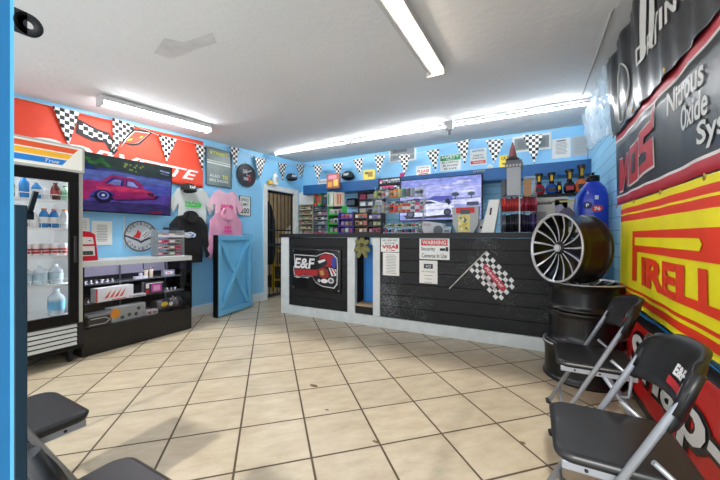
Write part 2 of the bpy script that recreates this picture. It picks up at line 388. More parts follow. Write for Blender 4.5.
for k in range(4): MB().b2(-.07, .07, -.02, .02, .2+k*.32, .24+k*.32).build('rung', M('c9a71b', .5), yl)
tag(MB().prism([(-.5, .9), (.1, 1.35), (.5, 1.75), (.5, .95)], 0, .03).build('leaning_board', M('c9c6bd', .7)), 'pale slanted board leaning in the room behind the barred door', 'board')
put(bpy.data.objects['leaning_board'], (-5.75, 6.35, 0), R(40))
tag(MB().lathe([(.12, 0), (.16, .3), (.15, .9), (.08, 1.2), (.02, 1.3)], 16).build('draped_coat', M('17171a', .9)), 'dark coat shape hanging behind the bars near the door hinge', 'coat')
put(bpy.data.objects['draped_coat'], (-4.80, 4.90, .62))
tag(MB().b2(-.3, .3, -.2, .2, 0, .28).b2(-.2, .25, -.15, .15, .28, .5).build('tool_case', M('3a3d33', .7), bevel=.02), 'dark tool case on the floor behind the barred door', 'case')
put(bpy.data.objects['tool_case'], (-5.25, 5.85, 0), .3)

mb = MB(); mb.b2(-.3, .3, -.25, .25, 0, 1.0); mb.b2(-.25, .2, -.2, .2, 1.0, 1.28); mb.b2(-.1, .28, -.2, .2, 1.28, 1.42)
t_ = mb.build('covered_pile', M('2a2724', .9), bevel=.03); tag(t_, 'dark covered pile in the room behind the barred door', 'pile'); put(t_, (-5.9, 7.0, 0), .2)

# shop front jamb beside the camera
jm = thing('door_jamb_post', 'blue steel entrance door post at the picture edge, beside the viewer', 'door post', (-.405, .1045, 0))
MB().b2(-.03, 0, -.06, -.0025, 0, 2.42).build('post', M('2a74a6', .35), jm)
MB().b2(-.03, .0, -.0025, 0, 0, 2.42).build('edge_strip', M('6cc0ec', .3), jm)
MB().b2(-.012, 0, 0, .0088, 0, 1.228).build('lock_plate', M('16242e', .3), jm, bevel=.0008)
mb = MB(); mb.b2(-.0025, 0, 0, .0085, 1.383, 1.4035)
mb.lathe([(.0038, 0), (.0102, 0), (.0102, .0025), (.0038, .0025)], 24, Matrix.Translation((-.0025, .0095, 1.3932)) @ Matrix.Rotation(R(90), 4, 'Y'), close=True)
mb.build('bracket_tab', BLACKM, jm)
MB().box((-.002, .0125, 1.231), (.004, .0035, .021), rot=Matrix.Rotation(R(-12), 4, 'X')).b2(-.004, 0, .008, .013, 1.215, 1.222).build('latch', BLACK, jm)

# ---------------------------------------------------------------- lights on the ceiling
LAMP = mat('fluorescent_tube', 'ffffff', .5, emit='f6faff', es=TUBE, var=0)
LAMPW = mat('fluorescent_tube_warm', 'ffffff', .5, emit='ffead2', es=TUBE*.7, var=0)
LEDM = mat('led_tube', 'ffffff', .5, emit='fbfdff', es=STRIP, var=0)
HOUS = mat('lamp_housing', 'c9cac9', .4)
def strip_light(name, label, a, b, mt, wd=.13, two=True, lens=False):
    a, b = Vector(a), Vector(b); d = b-a; Ln = d.length
    t = thing(name, label, 'ceiling light', (a+b)/2); t.rotation_mode = 'QUATERNION'; t.rotation_quaternion = d.to_track_quat('X', 'Z')
    MB().b2(-Ln/2, Ln/2, -wd/2, wd/2, .0, .05 if wd > .05 else .02).build('housing', HOUS if wd > .05 else mat('strip_housing', '8c8d8e', .6), t, bevel=.004)
    if lens:
        mb = MB(); n = 10
        P = [(wd*.46*math.cos(math.pi*i/n), -.045*math.sin(math.pi*i/n)) for i in range(n+1)]
        A = [mb.bm.verts.new((-Ln/2+.02, y, z)) for y, z in P]; B = [mb.bm.verts.new((Ln/2-.02, y, z)) for y, z in P]
        for i in range(n): f = mb.bm.faces.new((A[i], A[i+1], B[i+1], B[i])); f.smooth = True
        mb.bm.faces.new(A); mb.bm.faces.new(B)
        mb.build('diffuser', mt, t)
    else:
        for s in ((-.035, .035) if two else (0,)):
            MB().cyl((-Ln/2+.02, s, -.014), (Ln/2-.02, s, -.014), .014 if two else .0075, n=12).build('tube', mt if s <= 0 else (HOUS if two == 1 else mt), t)
    for s in (-1, 1):
        MB().b2(s*Ln/2-.012, s*Ln/2+.012, -wd/2, wd/2, -.05 if wd > .05 else -.024, .05 if wd > .05 else .02).build('end_cap', HOUS, t, bevel=.003)
    return t
strip_light('ceiling_light', 'white wraparound ceiling light above the red banner', (-3.87, 1.61, 2.575), (-3.84, 2.83, 2.64), LAMP, lens=True)
strip_light('ceiling_light', 'warm open twin-tube ceiling light in the middle of the ceiling', (-.86, .75, 2.745), (-.80, 2.98, 2.745), LAMPW, wd=.17)
xs = [-4.25, -2.6, -1.0, .62]
for k in range(3):
    strip_light('light_strip', ['slim glowing strip light near the barred doorway end of the ceiling row', 'middle slim strip light of the ceiling row above the counter', 'slim glowing strip light ending by the clear plastic sheet'][k],
                (xs[k]+.02, 4.52, 2.745), (xs[k+1]-.03, 4.52, 2.745), LEDM, wd=.024, two=False)['group'] = 'strip lights in a row over the counter'
t = thing('junction_box', 'small metal junction box and hook on the ceiling strip row', 'junction box', (-1.0, 4.46, 2.72))
MB().b2(-.05, .05, -.04, .02, -.07, .06).build('box', HOUS, t, bevel=.003); MB().cyl((0, -.01, -.07), (0, -.01, -.13), .018).build('knob', ALU, t)
st = MB().b2(-.02, .02, -.6, .6, -.012, 0).build('ceiling_batten', M('a9a9a8', .8)); tag(st, 'thin grey batten running along the ceiling near the right wall', 'batten')
st['label'] = 'thin pale cord track along the ceiling beside the plastic sheet'; st.location = (.50, 3.6, 2.8); st.scale = (.3, 1.3, 1)

# ---------------------------------------------------------------- left wall
def wob(a, f, p=0.): return lambda x, z: a*math.sin(f*x+p+1.3*math.sin(z*2.1))+.4*a*math.sin(2.3*f*x+2*z)
# red banner with crossed flags
y0, y1 = .75, on_x(202, 165, XL).y; zt0, zb0 = 1.90, 2.62
yc = (y0+y1)/2; hw = (y1-y0)/2
def ztop(x): return ceil_z(XL, yc+x)-.045
RB = mat('red_banner_cloth', 'e8492c', .55, bump=.1, bscale=25)
WP = mat('white_cloth_print', 'eeeae4', .6); BP = mat('black_cloth_print', '191719', .6); GP = mat('gold_print', 'e8b32c', .5)
ban = thing('wall_banner', 'long red racing banner with crossed flags emblem high above the TV', 'banner', (XL+.012, yc, 0), RZL)
zb = 1.93
fn = lambda x, z: -.012-.008*math.sin(7*x+.5)*math.sin(3*z)-.006*abs(math.sin(4.4*x+1))
cloth('cloth', [[(-hw, zb), (hw, zb+.0), (hw, ztop(hw)), (-hw, ztop(-hw))]], RB, ban, fn, .06, .003)
def LX(px, py): p = on_x(px, py, XL+.03); return (p.y-yc, p.z)
def lp(*pts): return [LX(*p) for p in pts]
CHK = checker_mat('checker_emblem', .045)
off = lambda f, d: (lambda x, z: f(x, z)-d)
cloth('flag_emblem', [lp((77, 118), (98, 129), (109, 133), (118, 151), (112, 156), (105, 143), (92, 141), (76, 133))], BP, ban, off(fn, .006), .05, 0)
cloth('flag_emblem', [lp((79, 121), (98, 131.5), (108, 135), (115, 149), (112.5, 152), (107, 141), (93, 138), (79, 131))], CHK, ban, off(fn, .009), .05, 0)
cloth('red_flag_emblem', [lp((118, 151), (124, 144), (132, 146), (139, 145), (154, 131.5), (133, 129), (124, 138))], BP, ban, off(fn, .006), .05, 0)
cloth('red_flag_emblem', [lp((119, 149), (124, 142.5), (132, 144), (138, 143), (150, 133.0), (134, 131), (125, 139.5))], [WP], ban, off(fn, .009), .05, 0)
cloth('red_flag_emblem', [lp((121, 147.5), (124.5, 143), (132, 144), (138, 142.6), (149, 133.6), (134.5, 131.6), (126, 139.6))], [RB], ban, off(fn, .011), .05, 0)
cloth('bowtie_mark', [lp((126, 141), (128, 139), (132, 138.6), (131, 140.6)),
      lp((138, 138), (140, 136.5), (143, 136.2), (141.5, 138.2))], [GP, GP], ban, off(fn, .013), .05, 0)
(ax, az), (bx_, bz) = LX(64, 146), LX(198, 179)
cloth('lettering', [], WP, ban, off(fn, .006), .06, 0, texts=[(('CORVETTE', LX(198, 176)[0]-.93, 2.115, 1.87, .15), 0, dict(bold=.02, shear=.35, rot=-.025))])

# pennant strings
PEN = checker_mat('pennant_check', .042, rough=.55)
def pennants(name, label, frames, place, rz, rope):
    t = thing(name, label, 'pennant string', place, rz)
    MB().tube(rope, .0035, 6).build('rope', M('d9d6cc', .7), t)
    for (xa, za), (xb, zb_), (xt, zt) in frames:
        cx = (xa+xb)/2; f = lambda x, z, c=cx, zt=zt: .012*math.sin((x-c)*14+zt*9)-.004
        cloth('pennant', [[(xa, za), (xt, zt), (xb, zb_)]], PEN, t, f, .05, .0015)
    return t
def LPen(a, b, c): 
    return tuple((on_x(p[0], p[1], XL+.05).y, on_x(p[0], p[1], XL+.05).z) for p in (a, b, c))
lpen = [((52, 106), (80, 112), (69, 146)), ((112, 117), (136, 126), (113, 152)), ((158, 135), (177, 139), (167, 163)), ((194, 143), (206, 146.5), (203, 171)),
        ((230, 145.5), (239, 148.5), (236, 170)), ((254, 156.5), (266, 159), (260, 180)), ((278, 162.5), (286.5, 164), (283, 181)), ((296, 164), (304, 164.5), (301, 180))]
F = [LPen(*p) for p in lpen]
rope = [(F[0][0][0]-.7, 0, F[0][0][1]-.03)]
for a, b, c in F: rope += [(a[0], 0, a[1]), (b[0], 0, b[1])]
rope.append((YB-.02, 0, F[-1][1][1]+.0))
ps = pennants('pennant_string', 'rope of black and white checkered pennants along the left wall, crossing the red banner', F, (XL+.05, 0, 0), RZL, rope)
ps['label'] = 'rope of checkered pennants crossing the red banner toward the doorway'
bpen = [((313, 165), (322.6, 165), (318, 182)), ((332.6, 163.7), (343, 163), (338, 178.5)), ((353, 160), (363.6, 157.8), (360.4, 176)), ((374, 155), (386, 155), (378, 174)),
        ((398.5, 155), (410, 154), (405, 176.5)), ((426, 151.5), (439.4, 148.7), (435.5, 171.5)), ((455.7, 142.5), (470, 139), (465, 164.7)), ((486, 140), (505, 139), (494, 164)), ((522.5, 135), (543, 134), (534.5, 164))]
Fb = [tuple((on_y(p[0], p[1], YB-.32).x, on_y(p[0], p[1], YB-.32).z) for p in q) for q in bpen]
rope = [(-4.36, .1, Fb[0][0][1]+.02)]
for a, b, c in Fb: rope += [(a[0], 0, a[1]), (b[0], 0, b[1])]
rope.append((XR-.01, 0, Fb[-1][1][1]+.14))
pennants('pennant_string', 'rope of checkered pennants strung above the dark blue back shelf', Fb, (0, YB-.32, 0), 0, rope)

# TV on the left wall
def tv(name, label, loc, rz, wd, ht, tilt=0.):
    t = thing(name, label, 'television', loc, rz); t.rotation_mode = 'XYZ'; t.rotation_euler = (tilt, 0, rz)
    MB().b2(-wd/2, wd/2, 0, .045, -ht/2, ht/2).build('casing', BLACK, t, bevel=.004)
    MB().b2(-.12, .12, .045, .10, -.12, .12).build('wall_mount', BLACKM, t)
    return t
Y0, Y1 = on_x(78, 185, -4.30).y, on_x(170, 185, -4.30).y
zt_, zb_ = 2.10, 1.46
TW, TH = 1.06, .65
tvl = tv('television', 'large wall TV showing a purple-red muscle car, beside the drinks fridge', (-4.29, 2.07, 1.795), RZL, TW, TH, R(4))
def scr(parent, shapes, wd, ht, name='screen'):
    mats_ = []; mb = MB(); y = -.001
    for col, s, poly in shapes:
        m = SCR(col, s)
        if m not in mats_: mats_.append(m)
        y -= .00015
        P = [(max(-wd/2, min(wd/2, (u-.5)*wd)), (.5-v)*ht) for u, v in poly]
        mb.flat(P, y, mats_.index(m))
    me = bpy.data.meshes.new(name); 
    for f in mb.bm.faces:
        f.normal_update()
        if f.normal.y > 0: f.normal_flip()
    mb.bm.to_mesh(me); mb.bm.free()
    for m in mats_: me.materials.append(m)
    o = bpy.data.objects.new(name, me); COL.objects.link(o); o.parent = parent; return o
def ell(cx, cy, rx, ry, n=20): return [(cx+rx*math.cos(2*math.pi*i/n), cy+ry*math.sin(2*math.pi*i/n)) for i in range(n)]
full = [(.012, .02), (.988, .02), (.988, .98), (.012, .98)]
sh = [('3a3a86', .8, full), ('2e3a35', .8, [(.012, .02), (.988, .02), (.988, .25), (.6, .27), (.3, .23), (.012, .28)]), ('1f2f6a', .8, [(.012, .12), (.2, .25), (.2, .3), (.012, .32)]),
      ('5563a8', .8, [(.012, .3), (.4, .26), (.988, .30), (.988, .42), (.012, .48)]), ('4a4fa6', .8, [(.012, .45), (.988, .40), (.988, .6), (.012, .66)]),
      ('4f3c8c', .8, [(.012, .74), (.988, .58), (.988, .8), (.012, .85)]), ('322a5e', .8, [(.012, .82), (.988, .78), (.988, .98), (.012, .98)])]
for i in range(14):
    cx = .45+random.random()*.2; cy = .08+random.random()*.13; sh.append(('7d8f35', .8, ell(cx, cy, .012, .02, 6)))
for i in range(8):
    cx = .1+random.random()*.25; cy = .08+random.random()*.14; sh.append(('2f6b34', .8, ell(cx, cy, .03, .03, 7)))
sh += [('6f86c8', .8, ell(.52, .33, .04, .02)), ('1b1640', .8, [(.14, .75), (.42, .78), (.80, .70), (.86, .62), (.6, .66), (.2, .7)]),
       ('93205c', .85, [(.012, .49), (.10, .47), (.24, .46), (.33, .33), (.55, .34), (.64, .42), (.66, .50), (.76, .55), (.80, .61), (.79, .67), (.55, .72), (.38, .76), (.37, .68), (.33, .62), (.25, .60), (.18, .64), (.14, .72), (.13, .79), (.012, .80)]),
       ('b83058', .9, [(.20, .55), (.45, .52), (.66, .53), (.74, .57), (.45, .60), (.2, .60)]), ('7d1a5a', .8, [(.34, .70), (.6, .68), (.79, .64), (.79, .68), (.55, .73), (.36, .76)]),
       ('2a2a72', .8, [(.27, .49), (.34, .37), (.455, .38), (.45, .50)]), ('6d74b4', .85, [(.30, .49), (.36, .40), (.43, .40), (.42, .50)]), ('2a2a72', .8, [(.475, .50), (.475, .38), (.56, .40), (.635, .51)]),
       ('8a94cc', .85, [(.49, .49), (.49, .40), (.55, .41), (.61, .5)]), ('1a1238', .7, ell(.265, .72, .085, .115)), ('5f66a8', .9, ell(.262, .70, .055, .075)), ('20204e', .8, ell(.262, .70, .036, .05)),
       ('c0c4e8', .9, ell(.262, .70, .016, .022)), ('3a1030', .8, [(.70, .57), (.78, .58), (.78, .64), (.72, .63)]),
       ('7a1434', .9, [(.75, .93), (.88, .92), (.88, .965), (.75, .97)]), ('a0a8d8', .8, [(.84, .09), (.96, .11), (.955, .14), (.84, .12)]), ('7f86c0', .8, [(.85, .15), (.95, .17), (.95, .185), (.85, .17)])]
scr(tvl, sh, TW, TH)
cb = MB().tube([(0, 0, 0), (0, 0, -.38)], .006).build('tv_cable', WHITE); tag(cb, 'thin white cable hanging below the wall TV behind the round sign', 'cable'); put(cb, (XL+.012, on_x(123.5, 240, XL).y, 1.44))

def sheet_sign(name, label, cat, c, wd, ht, rz, m=PAPER, lines=(), thick=.004, group=None, frame=None, fw=.012):
    t = thing(name, label, cat, c, rz, group)
    MB().b2(-wd/2, wd/2, -thick, 0, -ht/2, ht/2).build('panel', m, t)
    for ln in lines:
        s, cx, cz, w_, h_, mm = ln[:6]; bd = ln[6] if len(ln) > 6 else .0
        if s == '#':
            o = MB().b2(cx*wd-w_*wd/2, cx*wd+w_*wd/2, -thick-.001, -thick, cz*ht-h_*ht/2, cz*ht+h_*ht/2).build('colour_panel', mm, t)
        else: text(t, s, cx*wd, cz*ht, w_*wd, h_*ht, mm, -thick-.0015-(.001 if len(ln) > 7 else 0), bd)
    if frame:
        mb = MB(); 
        for (a, b, c_, d) in ((-wd/2-fw, wd/2+fw, ht/2, ht/2+fw), (-wd/2-fw, wd/2+fw, -ht/2-fw, -ht/2), (-wd/2-fw, -wd/2, -ht/2, ht/2), (wd/2, wd/2+fw, -ht/2, ht/2)):
            mb.b2(a, b, -thick-.01, 0, c_, d)
        mb.build('frame', frame, t)
    return t
def para(n, top=.38, h=.035, w_=.78, m=GREY):
    W_ = ['lorem notice to our customers', 'all sales are final please', 'no refunds or exchanges on', 'electrical parts thank you', 'ask at the counter for help', 'please read before paying']
    return [('#', 0, top-i*(2*top/(n-1)), w_*(.75+.25*((i*37) % 5)/5), h*.8, m) for i in range(n)]
c, a, b = rect_left(91.5, 112, 221, 245, .002)
sheet_sign('paper_notice', 'white typed paper notice on blue wall above the display case', 'notice', c, a, b, RZL, PAPER, para(11, .33, .03, .6))
c, a, b = rect_left(78, 90, 218, 232, .002)
sheet_sign('paper_notice', 'small paper notice partly behind the red frame on the display case', 'notice', c, a*.9, b, RZL, PAPER, para(6, .3, .04, .6))
# round metal sign
c, a, b = rect_left(123.5, 156, 220.5, 252, .004); r = b/2
t = thing('round_sign', 'round brushed metal emblem sign with red and checkered flags below the TV', 'sign', c, RZL)
SILV = mat('brushed_silver', 'c6cbce', .35, .1)
mb = MB(); m_ = Matrix.Rotation(R(90), 4, 'X'); mb.lathe([(r, -.0), (r, .012), (r*.97, .016)], 40, m_); mb.build('disc', SILV, t)
mb = MB(); mb.disc(0, 0, r*.97, r*.97, -.0175, 0, 40, inner=.93); mb.flat([(-r*.95, .02), (-r*.2, -.035), (0, -.06), (r*.2, -.035), (r*.95, .02), (r*.95, -.0), (r*.2, -.065), (0, -.09), (-r*.2, -.065), (-r*.95, 0)], -.0175, 0)
mb.build('dark_trim', M('3a4046', .5), t)
for i, ch in enumerate('CHEVROLET'):
    a_ = R(156-i*16.5); text(t, ch, r*.78*math.cos(a_), r*.78*math.sin(a_), r*.15, r*.19, M('2c3238', .5), -.018, .01, rot=a_-R(90))
for i, ch in enumerate('CORVETTE'):
    a_ = R(207+i*18); text(t, ch, r*.78*math.cos(a_), r*.78*math.sin(a_), r*.15, r*.19, M('2c3238', .5), -.018, .01, rot=a_+R(90))
MB().flat([(-.10, -.01), (-.02, -.03), (-.0, .04), (-.04, .085), (-.06, .03)], -.0185).build('red_flag', RED, t)
cloth('checkered_flag', [[(.02, -.02), (.09, -.01), (.10, .06), (.03, .05)]], checker_mat('checker_small', .018), t, None, thick=0, y=-.0185)
MB().flat([(.0, .03), (.09, .10), (.095, .095), (.01, .02)], -.0188).build('white_streak', WHITE, t)

# street poster, clock, speed-limit plate
c, a, b = rect_left(205.5, 231, 150, 186, .004)
PB = mat('poster_grey', '7f8d8a', .25, var=.35, nscale=3)
t = sheet_sign('poster', 'tall grey street race poster in dark frame beside the red banner', 'poster', c, a*.95, b, RZL, PB,
   [('STREET', 0, .39, .74, .085, M('d7e04a', .5), .02), ('#', 0, .1, .98, .035, M('cdd8cc', .3)), ('#', 0, .16, .98, .03, M('b4c0b6', .3)), ('ALSO', -.18, -.24, .42, .08, WHITE, .01), ('TIX', .25, -.24, .26, .11, M('e3e24c', .5), .02), ('BIKE SHOWS', 0, -.36, .76, .075, WHITE, .01)], .01, frame=M('3b5a6c', .4))
c, a, b = rect_left(236, 255, 163.5, 187.5, .004); r = b/2*.97
t = thing('wall_clock', 'round dark racing wall clock hanging beside the street poster', 'clock', c, RZL)
MB().lathe([(r, 0), (r, .03), (r*.93, .034), (r*.92, .022)], 40, m_, cap=True).build('rim', M('32363a', .3), t)
mb = MB(); mb.disc(0, 0, r*.92, r*.92, -.0235, 0, 40); mb.flat([(.0, -.02), (.09, .04), (.1, -.08), (.03, -.12)], -.0238, 1); mb.flat([(-.09, .03), (.10, .11), (.11, .09), (-.08, .02)], -.0241, 2); mb.build('face', [M('20242a', .3), M('8a2430', .4), M('b9bdbf', .3)], t)
text(t, '50', -.05, .07, .075, .055, WHITE, -.0245, .01); text(t, '200', -.02, -.06, .10, .05, WHITE, -.0245, .01)
MB().tube([(0, 0, r), (0, 0, r+.05)], .002).build('hanger', M('777777'), t)
MB().b2(-.003, .003, -.027, -.024, 0, .11).build('hand', WHITE, t); MB().b2(0, .07, -.027, -.024, -.003, .003).build('hand', WHITE, t)
c, a, b = rect_left(239.5, 250, 196.5, 215.5, .003)
sheet_sign('speed_sign', 'small white speed limit 200 plate below the clock', 'sign', c, a, b, RZL, WHITE,
   [('SPEED', 0, .32, .75, .15, INK, .01), ('LIMIT', 0, .08, .7, .15, INK, .01), ('200', 0, -.25, .8, .28, INK, .02)], .003, frame=M('34383c'), fw=.006)

# shirts, hoodies, cap on the wall
def garment(name, label, cat, px, col, long=False, hood=False, prints=(), dz=0., zlow=None):
    x0, x1, y0_, y1_ = px; c, wd, ht = rect_left(x0, x1, y0_, y1_, .065 if long else .015)
    t = thing(name, label, cat, c, RZL); W, H = wd/2, ht/2
    if long:
        P = [(-.18*W*2, H*.86), (-.30*W*2, H*.8), (-.43*W*2, H*.5), (-W, -H*.75), (-W*.78, -H*.85), (-.30*W*2, -H*.05), (-.31*W*2, -H), (.31*W*2, -H), (.30*W*2, -H*.05), (W*.78, -H*.85), (W, -H*.75), (.43*W*2, H*.5), (.30*W*2, H*.8), (.18*W*2, H*.86)]
    else:
        P = [(-.16*W*2, H), (-.32*W*2, H*.88), (-W, H*.26), (-W*.80, -H*.0), (-.30*W*2, H*.30), (-.30*W*2, -H), (.30*W*2, -H), (.30*W*2, H*.30), (W*.80, -H*.0), (W, H*.26), (.32*W*2, H*.88), (.16*W*2, H), (.06*W*2, H*.9), (-.06*W*2, H*.9)]
    f = lambda x, z: -.02-.018*math.cos(min(1, abs(x)/W)*1.5)-.007*math.sin(x*38+z*9)-.004*math.sin(z*31+x*12)
    m = mat('fabric_'+col, col, .85, bump=.15, bscale=80)
    cloth('body', [P], m, t, f, .035, .012)
    if hood:
        mb = MB(); mm = Matrix.Translation((0, -.045, H*.80)) @ Matrix.Rotation(R(80), 4, 'X') @ Matrix.Diagonal((.55*W, .42*H, .9, 1))
        mb.lathe([(.35, .0), (.55, .05), (.62, .0), (.55, -.03), (.3, -.02)], 24, mm); mb.build('hood', m, t)
        MB().prism([(-.24*W, H*.62), (.24*W, H*.62), (.10*W, H*1.02), (-.10*W, H*1.02)], -.06, -.03).build('hood_point', m, t, bevel=.02)
    for (cx, cz, w_, h_, pc, s) in prints:
        pm = M(pc, .7); fo = off(f, .016)
        mb = MB(); n = 22; poly = [(cx*W+w_*W*(1+.13*math.sin(i*2.3))*math.cos(2*math.pi*i/n)*.5, cz*H+h_*H*(1+.15*math.sin(i*1.7))*math.sin(2*math.pi*i/n)*.5) for i in range(n)]
        if s == 'blob': cloth('print', [poly], pm, t, fo, .05, 0)
        elif s == 'bar': cloth('print', [[(cx*W-w_*W/2, cz*H-h_*H/2), (cx*W+w_*W/2, cz*H-h_*H/2), (cx*W+w_*W/2, cz*H+h_*H/2), (cx*W-w_*W/2, cz*H+h_*H/2)]], pm, t, fo, .05, 0)
        else: cloth('print', [], pm, t, off(f, .019), .04, 0, texts=[((s, cx*W, cz*H, w_*W, h_*H), 0, dict(bold=.03, shear=.2))])
    return t
garment('t_shirt', 'pale grey T-shirt with green print, under the black cap', 't-shirt', (167, 213, 187, 240), 'c9cfcc', prints=[(-.18, .38, .42, .13, '37c04a', 'E&F'), (-.15, .26, .5, .05, '37c04a', 'bar'), (.2, .34, .32, .2, '52c860', 'blob'), (.2, .34, .16, .1, 'd8ecd8', 'blob')])
garment('t_shirt', 'pale pink T-shirt with magenta print, above the pink hoodie', 't-shirt', (206, 242, 190.5, 236), 'e9b9cc', prints=[(-.15, .3, .42, .15, 'e0358a', 'E&F'), (-.12, .16, .5, .06, 'e0358a', 'bar'), (.22, .28, .3, .22, 'e45a9e', 'blob'), (.22, .28, .12, .1, 'f6d8e6', 'blob')])
garment('hoodie', 'black hoodie with blue and white print, hanging beside the display rack', 'hoodie', (165.5, 209, 212, 263), '19191b', True, True, prints=[(-.08, .1, .62, .22, 'dfe6ee', 'blob'), (-.12, .1, .5, .16, '4a8ac8', 'blob'), (-.1, .1, .3, .1, 'e8eef4', 'E&F')])
garment('hoodie', 'pink hoodie with magenta print, hanging behind the open blue gate', 'hoodie', (206, 243, 209, 262), 'e3a0ba', True, True, prints=[(.02, .3, .4, .12, 'e0358a', 'E&F'), (.02, .16, .5, .12, 'e8509a', 'blob')])
def cap_obj(label, c, rz, col, s=1., name='baseball_cap'):
    t = thing(name, label, 'cap', c, rz); m = mat('cap_'+col, col, .8)
    MB().lathe([(.001, .085), (.04, .08), (.07, .06), (.088, .02), (.09, 0), (.086, 0), (.0, .0)][:5], 20, Matrix.Scale(s, 4) @ Matrix.Diagonal((1, .8, 1, 1)), cap=False).build('crown', m, t)
    mb = MB(); P = [(-.08, 0), (.08, 0), (.07, -.05), (.04, -.08), (0, -.09), (-.04, -.08), (-.07, -.05)]
    mb.prism([(x*s, z*s) for x, z in P], 0, .006*s, m=Matrix.Translation((0, -.05*s, .004)) @ Matrix.Rotation(R(70), 4, 'X')); mb.build('visor', m, t)
    text(t, 'E&F', 0, .035*s, .07*s, .03*s, WHITE, -.073*s-.004, .02)
    return t
c, a, b = rect_left(180, 197, 182, 193, .09); cap_obj('black cap with white lettering hanging above the pale grey shirt', c-Vector((0, 0, .045)), RZL, '141517', 1.25)
c, a, b = rect_left(286, 297, 173, 181, .09); cap_obj('dark navy cap hanging over the white doorway', c-Vector((0, 0, .04)), RZL+R(-20), '1c2836', 1.35)
# bottle on the door head
t = thing('spray_bottle', 'white bottle with yellow sponge standing on top of the door frame', 'bottle', (XL+.0, on_x(272.5, 183, XL).y, DZ+.1), RZL)
t.location.x = XL+.012+.0
MB().lathe([(.05, 0), (.052, .02), (.052, .17), (.035, .20), (.018, .215)], 20, Matrix.Translation((.0, -.055, 0))).build('bottle', WHITE, t)
MB().cyl((0, -.055, .215), (0, -.055, .26), .02).build('cap', M('d9d9d6'), t); MB().b2(-.035, .035, -.109, -.106, .05, .15).build('label', M('b7bcc4'), t)
tag(MB().b2(-.045, .045, -.07, 0, 0, .07).build('sponge', M('e3b13a', .9), bevel=.008), 'yellow sponge beside the bottle on the door frame', 'sponge'); put(bpy.data.objects['sponge'], (XL+.01, t.location.y-.12, DZ+.1), RZL)
t['label'] = 'white bottle standing on top of the white door frame'

# ---------------------------------------------------------------- gate
g0, g1 = Vector((-4.05, 3.10, 0)), Vector((-4.20, 3.89, 0)); d = g1-g0; ga = math.atan2(d.y, d.x); GL = d.length; GH = 1.215
t = thing('counter_gate', 'sky blue half-height gate with cross bracing, standing open by the counter', 'gate', g0, ga)
# local x runs along the gate, -y faces the room
fy = -1 if (Matrix.Rotation(ga, 3, 'Z') @ Vector((0, -1, 0))).x > 0 else 1
MB().b2(.012, GL, .025, .034, .02, GH-.01).build('panel', GATEBLUE, t)
mb = MB()
for q in ((0.012, .085, .02, GH), (GL-.075, GL, .02, GH), (.085, GL-.075, GH-.08, GH), (.085, GL-.075, .02, .10)): mb.b2(q[0], q[1], -.035, .025, q[2], q[3])
mb.build('rail_frame', GATEBLUE, t, bevel=.003)
for s in (1, -1):
    a = math.atan2((GH-.18), (GL-.16)); Ln = math.hypot(GH-.18, GL-.16)
    MB().box((GL/2, -.008, GH/2+.01), (Ln-.04, .060 if s > 0 else .052, .055), rot=Matrix.Rotation(-s*a, 4, 'Y')).build('brace', GATEBLUE, t)
MB().b2(-.015, .012, -.037, .035, .015, GH).build('black_edge', BLACK, t, bevel=.003)
for z in (1.03, .18): MB().cyl((GL+.004, -.01, z-.04), (GL+.004, -.01, z+.04), .012, n=10).build('hinge', ALU, t)
gp = MB().b2(-.2, .0, -.03, .03, 0, GH+.02).build('gate_post', GATEBLUE, bevel=.003); tag(gp, 'narrow blue hinge post fixed between the wall and the open gate', 'post'); put(gp, (-4.225, 3.935, 0))

# ---------------------------------------------------------------- drinks fridge (local: x along the wall, -y to the room)
FX = -3.83; FYR = 1.456; FW = .70; FD = .57
fr = thing('drinks_fridge', 'tall glass-door drinks fridge with rainbow-striped lit header', 'fridge', (FX, FYR-FW/2, 0), RZL)
fg = mat('fridge_enamel', 'c3c5bf', .4); fwi = mat('fridge_liner', 'f2f4f4', .4)
W2 = FW/2
def FPt(px, py): p = on_x(px, py, FX); return (p.y-(FYR-W2), p.z)
mb = MB(); mb.b2(-W2, -W2+.03, .0, FD, .16, 2.05); mb.b2(W2-.03, W2, .0, FD, .16, 2.05); mb.b2(-W2+.03, W2-.03, FD-.03, FD, .16, 2.05); mb.b2(-W2+.03, W2-.03, .0, FD, 2.02, 2.05); mb.b2(-W2+.03, W2-.03, .02, FD, .16, .42)
mb.build('body', fg, fr, bevel=.004)
mb = MB(); mb.b2(-W2+.031, -W2+.05, .05, FD-.031, .43, 1.78); mb.b2(W2-.05, W2-.031, .05, FD-.031, .43, 1.78); mb.b2(-W2+.05, W2-.05, FD-.05, FD-.031, .43, 1.78); mb.b2(-W2+.05, W2-.05, .05, FD-.05, .43, .45); mb.b2(-W2+.05, W2-.05, .05, FD-.05, 1.76, 1.78)
mb.build('liner', fwi, fr)
MB().b2(-W2+.052, -W2+.062, .06, .075, .5, 1.72).b2(W2-.062, W2-.052, .06, .075, .5, 1.72).b2(-.25, .25, .07, .10, 1.745, 1.758).build('interior_lamp', mat('fridge_lamp', 'ffffff', emit='f4faff', es=8.0, var=0), fr)
hd = MB().b2(-W2, W2, -.035, 0, 1.80, 2.05).build('header_frame', fg, fr, bevel=.003)
hdl = MB(); hdl.b2(-W2+.02, W2-.02, -.042, -.035, 1.822, 2.03)
hm = mat('header_panel_white', 'e9e8df', .3, emit='f3efe0', es=.12, var=0); hdl.build('header_sign', hm, fr)
hsg = bpy.data.objects['header_sign']
def stripe(z0, z1, xr, xr2, col): MB().flat([(-W2+.02, z0), (xr, z0), (xr2, z1), (-W2+.02, z1)], -.0435).build('header_stripe', mat('stripe_'+col, col, .3, emit=col, es=.12, var=0), hsg)
